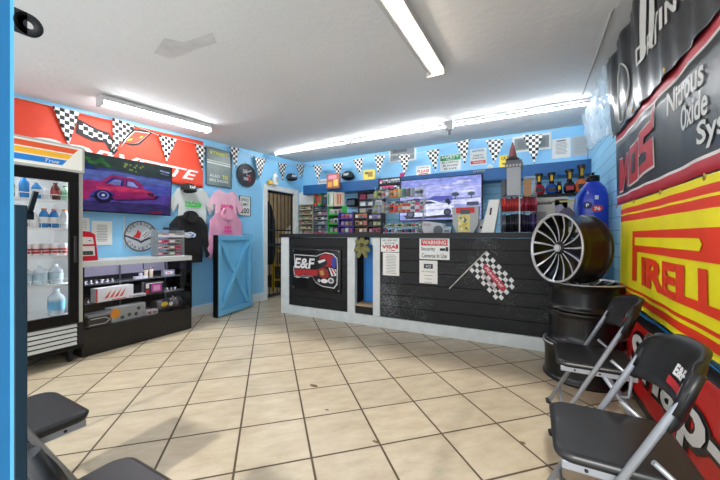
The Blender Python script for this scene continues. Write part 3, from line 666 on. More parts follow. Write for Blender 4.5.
stripe(1.967, 2.015, .26, .30, 'e2572c'); stripe(1.908, 1.956, .222, .255, 'f2b431'); stripe(1.847, 1.897, .18, .215, '1d7fd0')
text(hsg, 'True', .11, 1.871, .10, .03, WHITE, -.045, .01, .3)
# door
GR = FPt(67.6, 240)[0]
dm = BLACK
mb = MB(); mb.b2(-W2+.005, W2-.045, -.04, -.003, 1.70, 1.79); mb.b2(-W2+.005, W2-.045, -.04, -.003, .38, .47); mb.b2(-W2+.005, -W2+.075, -.04, -.003, .47, 1.70); mb.b2(GR, W2-.045, -.04, -.003, .47, 1.70)
dor = mb.build('door', dm, fr, bevel=.003)
MB().b2(-W2+.07, GR, -.025, -.018, .47, 1.70).build('door_glass', GLASS, dor)
MB().b2(GR+.03, GR+.05, -.06, -.04, .95, 1.2).build('handle', mat('dark_chrome', '4a4c50', .3, .8), dor, bevel=.003)
mb = MB(); mb.b2(-W2, W2, -.01, .0, .16, .37)
mb.build('grille_back', BLACKM, fr); mb = MB()
for i in range(5): mb.box((-.025, -.02, .185+i*.042), (FW-.06, .006, .030), rot=Matrix.Rotation(R(-25), 4, 'X'))
mb.build('louvre_grille', mat('grille_grey', 'c9cac4', .4), fr)
MB().b2(-W2, W2, .0, .02, .145, .16).b2(-W2, W2, -.02, .0, .13, .16).build('kick_frame', BLACK, fr)
for sx, sy in ((-1, 1), (1, 1), (-1, 0), (1, 0)):
    cs = MB().cyl((sx*(W2-.08)-.012, .07+sy*.4, .05), (sx*(W2-.08)+.012, .07+sy*.4, .05), .05, n=16); cs.b2(sx*(W2-.08)-.02, sx*(W2-.08)+.02, .045+sy*.4, .095+sy*.4, .08, .147); cs.build('caster', BLACKM, fr)
shz = []
for i, py in enumerate((201, 228.5, 255.5, 284)):
    p = on_x(66, py, FX-.06); z = p.z; shz.append(z)
    mb = MB()
    for k in range(12): yy = .07+k*.038; mb.cyl((-W2+.055, yy, z), (W2-.055, yy, z), .003, n=6)
    mb.b2(-W2+.052, W2-.052, .058, .063, z-.018, z+.004)
    mb.tube([(-W2+.055, .06, z+.05), (W2-.055, .06, z+.05)], .003, 6)
    for k in range(9): xx = -W2+.07+k*(FW-.14)/8; mb.cyl((xx, .06, z), (xx, .06, z+.05), .002, n=6)
    mb.build('wire_shelf', WHITE, fr)
def bottle(name, label, cat, r, h, body, capc, lab=None, group=None, neck=.4, clear=False, mtx=None):
    t = thing(name, label, cat, (0, 0, 0), 0, group)
    bm_ = mat('clear_'+body, body, .08, var=0, alpha=.55) if clear else mat('liq_'+body, body, .2)
    MB().lathe([(r*.85, 0), (r, .01), (r, h*.62), (r*.95, h*.7), (r*neck, h*.88), (r*neck, h*.92)], 16).build('body', bm_, t)
    MB().cyl((0, 0, h*.92), (0, 0, h), r*neck*1.15, n=12).build('cap', mat('cap_'+capc, capc, .4), t)
    if lab: MB().lathe([(r*1.02, h*.22), (r*1.02, h*.55)], 16, cap=False).build('label', mat('lab_'+lab, lab, .5), t)
    return t
def fpos(x, y, z): return (FX-y, (FYR-W2)+x, z)      # fridge local -> world
used = {}
def place(proto, first, loc, rz, label=None, group=None, scale=None):
    if first not in used:
        used[first] = 1; o = proto; o.location = loc; o.rotation_euler = (0, 0, rz)
        if label: o['label'] = label
        if scale is not None: o.scale = (scale,)*3 if not hasattr(scale, '__len__') else scale
        if group: o['group'] = group
        return o
    return dup(proto, loc, rz, label, group, scale)
z = shz[0]+.006; G1 = 'bottles on the top fridge shelf'
for i, (x, h, bcol, cc, lb) in enumerate([(-.20, .15, '8c6a3c', '2a1c12', 'e9dcb5'), (-.12, .15, '8c6a3c', '1c1c1c', 'd8c27a'), (-.03, .19, '2d86cf', '2360c0', None), (.05, .15, '3a90d2', 'e9e9e9', 'dfe6ea'), (.11, .12, 'e6e6e6', 'f3f3f3', None), (.18, .16, '5b2d22', '402018', 'a9343a'), (.25, .14, 'b6dcc0', '3d7f55', '8ac29b')]):
    b_ = bottle('drink_bottle', ['brown bottle with cream label on the top fridge shelf', 'brown bottle with mustard label on the top fridge shelf', 'tall bright blue bottle on the top fridge shelf', 'blue bottle with white cap on the top fridge shelf', 'small white bottle on the top fridge shelf', 'dark maroon bottle on the top fridge shelf', 'pale green bottle at the door-edge end of the top fridge shelf'][i], 'bottle', .033, h, bcol, cc, lb, G1)
    b_.location = fpos(x, .10, z)
z = shz[1]+.006; G2 = 'sports drinks on the second fridge shelf'
for i, (x, bcol, cc, nm) in enumerate([(-.22, 'd0402f', 'e07a3a', 'orange-red'), (-.13, '2c8fd0', 'e07a3a', 'sky blue'), (-.04, 'b8382e', 'd9663a', 'red'), (.035, 'e9e9ea', 'f0f0f0', 'milky white'), (.10, '2b86c8', 'e3843c', 'azure'), (.17, '2277b5', 'd9692f', 'deep blue'), (.245, 'dadce0', 'e08a4a', 'clear white')]):
    b_ = bottle('sports_drink', nm+' sports drink bottle with orange cap on the second fridge shelf', 'bottle', .034, .175 if i != 3 else .12, bcol, cc, 'e6e8ea' if i != 3 else None, G2, .5); b_.location = fpos(x, .10, z)
    if i == 3: b_['label'] = 'short milky white bottle on the second fridge shelf'
z = shz[2]+.006
can = None; G3 = 'red and white cans on the third fridge shelf'
CR = mat('can_red', 'b52a38', .3, .2); CW = mat('can_white', 'e9e4e4', .3, .1)
for i in range(9):
    for k in (0, 1):
        if can is None:
            can = thing('drink_can', 'red and white drink can packed on the third fridge shelf', 'can', (0, 0, 0), 0, G3)
            MB().lathe([(.022, 0), (.027, .008), (.027, .10), (.021, .11)], 14).build('body', CW, can); MB().lathe([(.0275, .02), (.0275, .065)], 14, cap=False).build('band', CR, can)
            o = can; o.location = fpos(-.27+i*.063, .095+k*.07, z)
        else: o = dup(can, fpos(-.27+i*.063, .095+k*.07, z), i*1.3)
z = shz[3]+.006; G4 = 'clear water bottles on the fourth fridge shelf'
wb = bottle('water_bottle', 'clear blue water bottle in the row on the fourth fridge shelf', 'bottle', .052, .185, 'd0e0ea', 'e8eef2', 'b4ccda', G4, .3, True)
for i in range(5):
    (place if True else 0)(wb, 'wb', fpos(-.24+i*.108, .13, z), 0)
z = .452
jb = bottle('juice_jug', 'large jug of brown juice with red cap on the fridge floor', 'jug', .075, .26, 'c9a283', 'c24a35', None, None, .3, True); jb.location = fpos(-.12, .2, z)
jb = bottle('water_jug', 'clear water jug with blue label on the fridge floor by the door edge', 'jug', .062, .25, 'd4e4ee', 'dce9f2', '6ab0d6', None, .3, True); jb.location = fpos(.20, .14, z)

# ---------------------------------------------------------------- glass display case
CX, CY0, CY1, CH = -3.90, 1.475, 2.625, .945
CW_ = CY1-CY0; cD = CX-XL-.005; cyc = (CY0+CY1)/2
cs = thing('display_case', 'glass-fronted display case with white top and black base, beside the fridge', 'display case', (CX, cyc, 0), RZL)
h2 = CW_/2
def CP(px, py, d=0.): p = on_x(px, py, CX-d); return (p.y-cyc, p.z)
BZ = .27
MB().b2(-h2, h2, 0, cD, 0.0, BZ).build('base', mat('case_black', '161617', .35), cs, bevel=.003)
mb = MB(); mb.b2(-h2, -h2+.02, .0, cD, BZ, CH-.03); mb.build('side_panel', BLACK, cs); MB().b2(-h2+.02, h2-.01, cD-.015, cD, BZ, .74).build('back_panel', BLACKM, cs)
MB().b2(-h2+.02, h2-.01, cD-.012, cD, .74, CH-.03).build('back_panel_glow', mat('case_back_glow', 'b3b0c0', .4), cs)  # upper back coloured lighter, LED glow put into the colour
MB().b2(h2-.008, h2, .0, cD, BZ, CH-.03).build('glass_side', glass_mat('smoked_side', (.35, .36, .38, 1)), cs)
MB().b2(-h2, h2, -.008, cD, CH-.03, CH).b2(-h2, h2, -.008, .004, CH-.055, CH-.03).build('top', mat('case_top', 'cfd3d1', .4), cs, bevel=.003)
MB().b2(-h2+.03, h2-.03, .02, .035, CH-.046, CH-.031).build('case_lamp', mat('case_lamp', 'ffffff', emit='e6e4ff', es=16, var=0), cs)
MB().b2(-h2+.02, -h2*.02-.002, .0, .005, BZ, CH-.056).b2(-h2*.02+.002, h2-.008, .0, .005, BZ, CH-.056).build('front_glass', GLASS, cs)
MB().b2(h2-.012, h2+.002, -.004, .010, BZ, CH-.03).b2(-.004-h2*.02, .004-h2*.02, -.003, .0, CH-.12, CH-.03).build('corner_strip', BLACK, cs)
SH1, SH2 = on_x(120, 276, CX-.2).z, on_x(120, 300, CX-.2).z
SH1 = .685; SH2 = .50; SHG = glass_mat('shelf_glass', (.9, .95, .95, 1), .12)
for zz, dd in ((SH1, .30), (SH2, .36)): MB().b2(-h2+.022, h2-.01, cD-.02-dd, cD-.017, zz-.008, zz).build('glass_shelf', SHG, cs)
for xx in (-.02, h2-.05): MB().b2(xx, xx+.015, cD-.03, cD-.016, BZ, .9).build('shelf_standard', mat('grey_metal', '7d7f84', .4, .7), cs)
def case(x, d, z): return (CX-d, cyc+x, z)
def carton(name, label, cat, loc, rz, sz, col, decals=(), group=None, y=None):
    t = thing(name, label, cat, loc, rz, group); w_, d_, h_ = sz
    MB().b2(-w_/2, w_/2, -d_/2, d_/2, 0, h_).build('box_body', mat('carton_'+col, col, .5), t, bevel=.002)
    for dc in decals:
        if dc[0] == '#': MB().flat([(w_*a, h_*b) for a, b in dc[1]], -d_/2-dc[3]).build('printed_panel', dc[2], t)
        else: text(t, dc[0], dc[1]*w_, dc[2]*h_, dc[3]*w_, dc[4]*h_, dc[5], -d_/2-.003, .02)
    return t
def rc(x0, x1, z0, z1): return [(x0, z0), (x1, z0), (x1, z1), (x0, z1)]
OR = M('e0562e', .5)
flames = [('#', [(x, .2), (x+.10, .25), (x+.20, .85), (x+.12, .6)], OR, .0012) for x in (-.3, -.17, -.04, .09)]
carton('part_box', 'white carton with orange slash marks on the middle case shelf', 'box', case(CP(116, 290, .17)[0]-.03, .17, SH2+.001), RZL+R(4), (.37, .1, .145), 'e9e8e4', flames+[('#', rc(-.5, -.46, .02, .98), RED, .001), ('#', rc(-.1, .3, .04, .1), RED, .001)])
carton('gauge_box', 'grey carton with round gauge pictures and orange starburst on the case floor', 'box', case(CP(126, 312, .12)[0], .12, BZ+.001), RZL+R(5), (.36, .12, .155), 'a9afb0',
   [('#', [(-.40+.17*math.cos(i*.5236)*(1 if i % 2 else .72), .62+.42*math.sin(i*.5236)*(1 if i % 2 else .72)) for i in range(12)], M('f39a1e', .4), .002)]+[('#', [(cx+.06*math.cos(a*.7), cz+.13*math.sin(a*.7)) for a in range(9)], M('3f4a4c', .4), .001) for cx, cz in ((-.2, .25), (0., .35), (.2, .3), (.28, .68))])
carton('media_box', 'black boxed gadget with glowing pink screen on the middle case shelf', 'box', case(CP(151, 284, .17)[0]+.02, .17, SH2+.001), RZL, (.22, .09, .14), '2b2630', [('#', rc(-.18, .36, .15, .85), M('c24a9a', .4), .001), ('#', rc(-.08, .26, .28, .72), M('e8a6cf', .4), .002), ('#', rc(-.46, -.3, .1, .45), RED, .001), ('#', rc(-.46, -.3, .55, .9), WHITE, .001), ('#', rc(-.45, .45, .9, .96), WHITE, .001)])
t = thing('exhaust_tip', 'black metal canister with yellow and white labels lying on the case floor', 'canister', case(CP(169, 303, .14)[0]-.03, .14, BZ+.078), RZL+R(6))
mb = MB(); mb.cyl((-.17, 0, 0), (.02, 0, 0), .072, n=24); mb.cyl((.03, 0, 0), (.17, 0, 0), .068, n=24); mb.build('barrel', mat('gun_metal', '4d4e52', .3, .4), t)
MB().cyl((.018, 0, 0), (.032, 0, 0), .076, n=24).cyl((.09, 0, 0), (.1, 0, 0), .071, n=24).build('clamp_ring', CHROME, t)
MB().disc(-.08, .02, .045, .028, -.073).build('yellow_label', M('e8cf3c', .5), t); MB().disc(.0, .01, .028, .026, -.0775).build('white_label', WHITE, t); MB().box((.08, 0, .075), (.02, .02, .03)).build('knob', CHROME, t)
t = thing('oil_cooler', 'dark gadget with curved white stripe, at the fridge end of the case floor', 'gadget', case(CP(96, 322, .12)[0]-.0, .12, BZ+.001), RZL)
MB().b2(-.10, .10, -.08, .08, 0, .10).build('body', M('3a3c3e', .4), t, bevel=.01)
MB().b2(-.105, .105, -.09, .09, .1005, .125).build('silver_tray', ALU, t, bevel=.003)
mb = MB().tube([(-.09, -.083, .02), (.05, -.083, .02), (.09, -.083, .05), (.05, -.083, .08), (-.08, -.083, .08)], .004); mb.build('stripe', WHITE, t)
carton('small_box', 'small white patterned carton on the case floor between gauge box and canister', 'box', case(CP(148, 314, .09)[0]+.03, .09, BZ+.001), RZL, (.13, .07, .06), 'c9c3c6', [('#', rc(-.4, -.1, .2, .7), M('8a4f5f'), .001), ('#', rc(.05, .4, .3, .6), M('6a6c70'), .001)])
carton('small_box', 'slim white carton lying on the middle case shelf beside the slashed carton', 'box', case(CP(137, 293, .13)[0], .13, SH2+.001), RZL, (.16, .07, .03), 'dcdce0', [('#', rc(-.4, .4, .3, .6), M('8d8f99'), .001)])
t = thing('chrome_tap', 'silver manifold with two small filters on the top case shelf', 'car part', case(CP(145, 272, .26)[0], .26, SH1+.001), RZL)
MB().b2(-.12, .02, -.03, .03, 0, .03).cyl((-.05, 0, .03), (-.05, 0, .07), .02).build('body', mat('white_metal', 'd9d9df', .3, .3), t, bevel=.003); MB().cyl((.01, 0, .0), (.01, 0, .10), .02).cyl((.07, 0, 0), (.07, 0, .11), .022, n=16).build('filter', M('d8c9a8', .4), t); MB().cyl((.01, 0, .10), (.01, 0, .115), .024).cyl((.07, 0, .11), (.07, 0, .125), .026).build('filter_cap', CHROME, t)
carton('parts_bag', 'grey packet with red and white logo at the gate end of the top case shelf', 'packet', case(CP(168, 268, .26)[0]-.0, .26, SH1+.001), RZL, (.14, .06, .075), '8f9197', [('#', rc(-.35, .3, .35, .75), WHITE, .001), ('#', rc(-.25, .1, .45, .62), RED, .002)])
random.seed(3); fit = None
for i, (x, z_, lab, gp) in enumerate([(-.5+.05*i, SH1+.001, 'small silver fitting in the row on the top case shelf', 'silver fittings on the top case shelf') for i in range(7)]+[(-.5+.05*i, SH2+.001, 'small silver fitting in the row on the middle case shelf', 'silver fittings on the middle case shelf') for i in range(3)]+[(.38+.05*i, SH2+.001, 'pale fitting at the gate end of the middle case shelf', 'pale fittings at the end of the middle shelf') for i in range(3)]):
    if fit is None:
        fit = MB().cyl((0, 0, 0), (0, 0, .012), .022, n=12).cyl((0, 0, .012), (0, 0, .026), .013, n=6).cyl((-.02, 0, .03), (.02, 0, .03), .009, n=8).build('silver_fitting', CHROME); tag(fit, lab, 'fitting', gp); o = fit
    else: o = fit.copy(); COL.objects.link(o); o['label'] = lab; o['group'] = gp
    o.location = case(x, .20 if z_ < SH1 else .26, z_); o.rotation_euler = (0, 0, i*1.1)
# on top of the case
c = case(CP(88, 255, .16)[0]-.03, .16, CH+.001)
t = thing('red_frame', 'red sloped countertop frame holding cards, on the display case beside the fridge', 'card holder', c, RZL)
mb = MB(); P = [(-.09, 0), (.10, 0), (.075, .27), (.03, .30), (-.09, .31)]
mb.prism(P, -.05, .05); mb.build('frame', M('c8102e', .35), t, bevel=.006); MB().flat([(-.08, .17), (.06, .17), (.05, .24), (-.08, .25)], -.052).flat([(-.08, .05), (.07, .05), (.065, .15), (-.08, .15)], -.052).build('card', M('e4e0dc'), t)
MB().flat([(-.07, .06), (.055, .06), (.05, .10), (-.07, .10)], -.0535).build('card_print', M('3d4640'), t); MB().flat([(.0, .20), (.04, .205), (.03, .215)], -.0535).build('card_print', M('3d4640'), t)
X0, X1 = CP(157, 240, .2)[0], CP(186, 240, .2)[0]
t = thing('acrylic_rack', 'clear acrylic rack of small packets on the gate end of the display case', 'display rack', case((X0+X1)/2-.03, .24, CH), RZL); rw = .17
mb = MB(); mb.b2(-rw, -rw+.005, -.08, .08, 0, .33); mb.b2(rw-.005, rw, -.08, .08, 0, .33); mb.b2(-rw, rw, .075, .08, 0, .33)
for k in range(4): mb.b2(-rw, rw, -.08, .08, .005+k*.078, .009+k*.078)
mb.build('frame', ACR, t); rack = t
MB().b2(-rw, rw, -.09, -.082, .24, .27).build('sign_strip', M('d8d6d8'), t); MB().b2(-.06, .14, -.02, .0, .335, .365).build('dark_header', M('1e2a38'), t).location = (0, 0, 0)
cols = ['e06a8a', 'b8a0a6', '9aa68c', 'c97a86', 'd9c3c0', 'a98f7a', 'd6324f']
random.seed(5)
for k in range(4):
    for i in range(4):
        cc = cols[(k*3+i) % 7]; nm = {'e06a8a': 'pink', 'b8a0a6': 'mauve', '9aa68c': 'olive', 'c97a86': 'rose', 'd9c3c0': 'cream', 'a98f7a': 'tan', 'd6324f': 'crimson'}[cc]
        pk = MB().b2(-.035, .035, -.02, .03, 0, .045).b2(-.028, .028, -.0215, -.02, .012, .032, 1).build('small_packet', [M(cc), M('4a3c40') if i % 2 else WHITE])
        tag(pk, nm+' packet in the clear acrylic rack, '+['lowest', 'second', 'third', 'top'][k]+' tier', 'packet', 'packets in the acrylic rack'); put(pk, case((X0+X1)/2-.03-.12+i*.08, .235, CH+.010+k*.078), RZL)

# ---------------------------------------------------------------- counter
KY = 3.83; KX0, KX1 = -3.466, .60; KT = 1.236
ct = thing('sales_counter', 'long black plank-fronted sales counter with white posts and base', 'counter', (0, KY, 0))
def KP(px, py, y=KY): p = on_y(px, py, y); return (p.x, p.z)
xa = KP(289, 270)[0]; xb = KP(347.5, 270)[0]; xc = KP(355, 270)[0]; xd = KP(373, 270)[0]; xe = KP(380, 270)[0]
bk = mat('black_planks', '0d0e11', .6, var=.35, nscale=10, bump=.5, bscale=60)
def specks(m, thr=.62):
    nt = m.node_tree; p = nt.nodes['Principled BSDF']; tc = nd(nt, 'ShaderNodeTexCoord'); a = nd(nt, 'ShaderNodeTexNoise'); a.inputs['Scale'].default_value = 55; a.inputs['Detail'].default_value = 6
    b = nd(nt, 'ShaderNodeTexNoise'); b.inputs['Scale'].default_value = 1.6; mp = nd(nt, 'ShaderNodeMapping'); mp.inputs['Scale'].default_value = (1, 1, 2.2)
    nt.links.new(tc.outputs['Object'], mp.inputs[0]); nt.links.new(mp.outputs[0], a.inputs['Vector']); nt.links.new(tc.outputs['Object'], b.inputs['Vector'])
    ml = nd(nt, 'ShaderNodeMath', operation='MULTIPLY'); nt.links.new(a.outputs[0], ml.inputs[0]); nt.links.new(b.outputs[0], ml.inputs[1])
    rp = nd(nt, 'ShaderNodeMapRange'); rp.inputs[1].default_value = .30; rp.inputs[2].default_value = .42; rp.inputs[4].default_value = .6; nt.links.new(ml.outputs[0], rp.inputs[0])
    mx = nd(nt, 'ShaderNodeMix', data_type='RGBA'); old = p.inputs['Base Color'].links[0].from_socket; nt.links.new(rp.outputs[0], mx.inputs[0]); nt.links.new(old, mx.inputs[6]); mx.inputs[7].default_value = hexc('8d9096'); nt.links.new(mx.outputs[2], p.inputs['Base Color'])
def planks(x0, x1, name, m):
    mb = MB(); z = .14; k = 0
    while z < 1.17:
        h = min(.148, 1.175-z); mb.b2(x0, x1, .005+(.002 if k % 2 else 0), .03, z+.003, z+h); z += .15; k += 1
    mb.b2(x0, x1, .03, .05, .14, 1.175); return mb.build(name, m, ct, bevel=.003)
bk2 = mat('worn_black_planks', '0e0f13', .6, var=.35, nscale=10, bump=.5, bscale=60); specks(bk2)
planks(xa-.01, xb+.01, 'short_panel', bk); planks(xe-.01, KX1, 'long_panel', bk2)
mb = MB(); mb.b2(KX0, xa, -.005, .05, .0, 1.18); mb.build('white_post', TRIMW, ct, bevel=.004)
mb = MB(); mb.b2(xb, xc, -.005, .06, .14, 1.18); mb.b2(xd, xe+.0, -.005, .06, .14, 1.18)
mb.prism([(xc, 1.18), (xc, 1.06), (xc+.03, 1.12), (xc+.03, 1.18)], 0, .05); mb.prism([(xd, 1.18), (xd, 1.06), (xd-.03, 1.12), (xd-.03, 1.18)], 0, .05)
mb.build('white_post', TRIMW, ct, bevel=.004)
MB().b2(xa, KX1, -.015, .05, 0, .14).build('base_board', TRIMW, ct, bevel=.004)
MB().b2(KX0, KX0+.05, .05, .58, 0, 1.18).build('end_panel', TRIMW, ct); MB().b2(KX1-.05, KX1, .05, .58, 0, 1.18).build('end_panel', TRIMW, ct)
MB().b2(KX0-.02, KX1, -.03, .60, 1.18, KT).build('worktop', mat('worktop_black', '101216', .55), ct, bevel=.004)
# recess: side walls, sill shelf, black panel under it
mb = MB(); mb.b2(xc-.03, xc, .06, .45, .14, 1.18); mb.b2(xd, xd+.02, .06, .20, .14, 1.18); mb.build('recess_side', BLACKM, ct)
MB().b2(xc, xd, .0, .40, .245, .275).build('recess_shelf', mat('raw_wood', 'b09a78', .6, var=.2), ct, bevel=.003); MB().b2(xc, xd, .02, .04, .14, .245).build('recess_panel', BLACKM, ct)
# things in the recess
xm = (xc+xd)/2
t = thing('blue_tube', 'upright bright blue box column on the shelf inside the counter opening', 'column', (xm-.01, KY+.22, .277)); MB().b2(-.075, .075, -.06, .06, 0, .80).build('body', M('1878c8', .5), t, bevel=.008); MB().b2(-.075, -.04, -.062, .062, 0, .80).build('edge', M('125f9f', .5), t)
t = thing('camo_bow', 'olive camouflage bow hanging from the top of the counter opening', 'bow', (xm-.01, KY-.03, 1.08)); cm = mat('camo', '7d7a4c', .8, var=.5, nscale=18)
for k, (a0, l0) in enumerate([(30, .12), (80, .1), (100, .1), (150, .12), (215, .15), (325, .15), (250, .19), (290, .19)]):
    a_ = R(a0); MB().sph((0, 0, 0), (l0/2, .012, .035)).build('loop', cm, t).matrix_local = Matrix.Translation((math.cos(a_)*l0/2, -.004*(k % 3), math.sin(a_)*l0/2)) @ Matrix.Rotation(-a_, 4, 'Y')
MB().sph((0, -.01, 0), (.03, .02, .03)).build('knot', M('4a4a30', .8), t)
# signs on the counter front
def ksign(name, label, cat, px, m=PAPER, lines=(), **k):
    c, a, b = rect_y(*px, KY-.001); return sheet_sign(name, label, cat, c, a, b, 0, m, lines, .003, **k)
ksign('warning_sign', 'white warning sign with red band about security cameras, on the counter front', 'sign', (419.5, 449.5, 238.5, 259.5), WHITE,
  [('#', 0, .31, .88, .30, RED), ('WARNING', 0, .31, .8, .2, WHITE, .02, 1), ('Security', -.2, -.02, .48, .22, INK, .01), ('Cameras In Use', 0, -.32, .84, .2, INK, .01), ('#', .28, -.02, .18, .12, INK), ('#', .42, -.0, .08, .2, INK)])
ksign('paper_notice', 'white paper with a dark blue square logo below the warning sign', 'notice', (419.5, 437.5, 260.5, 283.5), PAPER, [('#', 0, .25, .5, .2, M('2a3448')), ('ACE', 0, .25, .3, .1, WHITE, .01, 1), ('No Refunds', 0, .02, .75, .06, GREY, .01)]+para(7, .45, .025, .5)[4:])
ksign('notice_sign', 'small white sign with red printing beside the counter opening', 'sign', (381, 399.3, 238, 252), WHITE, [('NO CASH OUT', 0, .33, .8, .12, INK, .01), ('WE ACCEPT', 0, .12, .6, .1, INK, .01), ('VISA', -.05, -.13, .8, .26, RED, .04), ('#', .38, -.1, .12, .3, RED), ('ATM', 0, -.38, .5, .1, RED, .01)])
ksign('paper_notice', 'typed white paper taped below the small red-printed sign', 'notice', (383, 399.3, 252.6, 275.5), PAPER, para(13, .4, .025, .7))
# race club banner
c, a, b = rect_y(292, 341, 249, 291, KY-.012)
t = thing('club_banner', 'black vinyl banner with red racing helmet logo on the short counter panel', 'banner', c)
ff = lambda x, z: -.004*math.sin(x*22+z*6)-.003
BV = mat('black_vinyl', '101114', .3, bump=.1, bscale=12); cloth('vinyl', [[(-a/2, -b/2), (a/2, -b/2), (a/2, b/2), (-a/2, b/2)]], BV, t, ff, .04, .002)
for sx in (-1, 1):
    for sz in (-1, 1): MB().lathe([(.006, 0), (.012, .003), (.006, .004)], 12, Matrix.Translation((sx*a*.46, -.008, sz*b*.45)) @ Matrix.Rotation(R(90), 4, 'X')).build('grommet', CHROME, t)
def shape(parent, polys, name, y=-.012):
    for pl, m in polys:
        y -= .0012; MB().flat([(u*a, v*b) for u, v in pl], y).build(name, m, parent)
WL = M('dfe0e2', .5)
outl = [(-.44, .36), (-.43, .10), (-.46, .02), (-.44, -.16), (-.05, -.16), (.02, -.30), (.15, -.38), (.38, -.40), (.44, -.30), (.45, .10), (.44, .30), (.36, .40), (.22, .43), (.10, .38), (.04, .34)]
def circ(cx, cz, rx, rz, n=18): return [(cx+rx*math.cos(2*math.pi*i/n), cz+rz*math.sin(2*math.pi*i/n)) for i in range(n)]
shape(t, [(outl, WL), ([(u*.97+.0, v*.95) for u, v in outl], M('17181b', .4)), ([(-.43, -.0), (.05, .01), (.06, -.13), (-.08, -.155), (-.2, -.12), (-.3, -.165), (-.43, -.14)], M('a8252b', .5)),
          (circ(.24, .24, .16, .15), M('a3222c', .4)), (circ(.15, .19, .10, .09), M('23242a', .4)), ([(.06, .22), (.2, .27), (.22, .23), (.09, .16)], WL), (circ(.38, .2, .05, .14), M('3d3f9c', .5)),
          ([(.06, .02), (.16, .08), (.26, .02), (.3, -.12), (.2, -.2), (.1, -.14)], M('8e2a26', .5)), ([(.1, -.02), (.17, .02), (.2, -.1), (.13, -.12)], M('b88f4a', .5)), ([(.28, .08), (.43, .04), (.43, -.1), (.34, -.12)], WL), ([(.31, .06), (.34, .05), (.4, -.09), (.37, -.1)], M('9c2430', .5)), ([(.36, .06), (.39, .05), (.43, -.02), (.42, -.06)], M('9c2430', .5)),
          (circ(.2, -.24, .07, .05), WL), (circ(.33, -.22, .06, .07), M('c6c8cb', .4)), (circ(.33, -.22, .03, .035), M('55585c', .4)), (circ(.1, -.24, .03, .04), M('b9bbbf', .4)), ([(-.44, -.18), (-.1, -.18), (-.12, -.2), (-.25, -.185), (-.35, -.21)], WL)], 'logo_shape')
text(t, 'E&F', -.2*a, .15*b, .43*a, .25*b, WL, -.034, .03, .15)
# checkered flag emblem
fo = [KP(*p) for p in ((486.7, 251), (517.5, 284), (499, 302), (469.5, 270))]
t = thing('flag_emblem', 'black and white checkered racing flag emblem mounted on the counter front', 'emblem', (0, KY-.004, 0))
P0, P1, P2, P3 = [Vector((x, 0, z)) for x, z in fo]
U = (P1-P0); V = (P3-P0); nu, nv = 10, 7; mb = MB(); mb2 = MB()
for i in range(nu):
    for j in range(nv):
        q = [P0+U*(i+a_)/nu+V*(j+b_)/nv for a_, b_ in ((0, 0), (1, 0), (1, 1), (0, 1))]
        (mb if (i+j) % 2 == 0 else mb2).prism([(v.x, v.z) for v in q], -.004, .0) if (i+j) % 2 == 0 else mb2.prism([(v.x, v.z) for v in q], -.003, .0)
mb.build('white_checks', M('dfe0e0'), t); mb2.build('black_checks', M('121214'), t)
def UV(u, v): q = P0+U*u+V*v; return (q.x, q.z)
MB().flat([UV(.17, .35), UV(.9, .38), UV(.88, .62), UV(.3, .56), UV(.17, .5)], -.0055).build('red_script', M('c03048', .5), t)
MB().flat([UV(.2, .72), UV(.75, .80), UV(.75, .70), UV(.22, .66)], -.0055).build('grey_script', M('b9a6ac', .5), t)
pb = KP(449.5, 288.5); MB().tube([(pb[0], -.006, pb[1]), (P0.x, -.006, P0.z)], .007, 8).build('flagpole', M('d5cfc8'), t)
ang = math.atan2(U.z, U.x); 
tx = text(t, 'Racing', *UV(.53, .47), U.length*.6, V.length*.13, M('f0d8dc'), -.007, .01, .2, rot=ang)

# ---------------------------------------------------------------- back wall shelf, TV and signs
sh_ = MB().b2(on_y(303, 187, YB-.3).x, XR, -.30, 0, -.05, .14).build('wall_shelf', DBLUE, bevel=.004); tag(sh_, 'long dark blue shelf running along the whole back wall', 'shelf'); sh_.location = (0, YB, 2.10)
SHT = 2.24
c, a, b = rect_y(399, 482.5, 177, 220.5, 5.20)
tvb = tv('television', 'large TV behind the counter showing a white car under a lilac sky', c, 0, a, b)
MB().b2(-.04, .04, .045, .36, -.05, .05).build('mount_arm', BLACKM, tvb)
sh = [('aab0ec', 1.0, full), ('8f9ae4', 1.0, [(.012, .02), (.988, .02), (.988, .2), (.5, .16), (.012, .24)])]
random.seed(4)
for i in range(16): sh.append((['c3c8f6', '9aa4e8', 'd6d8fa'][i % 3], 1.0, ell(random.uniform(.12, .88), random.uniform(.1, .42), random.uniform(.05, .11), .018)))
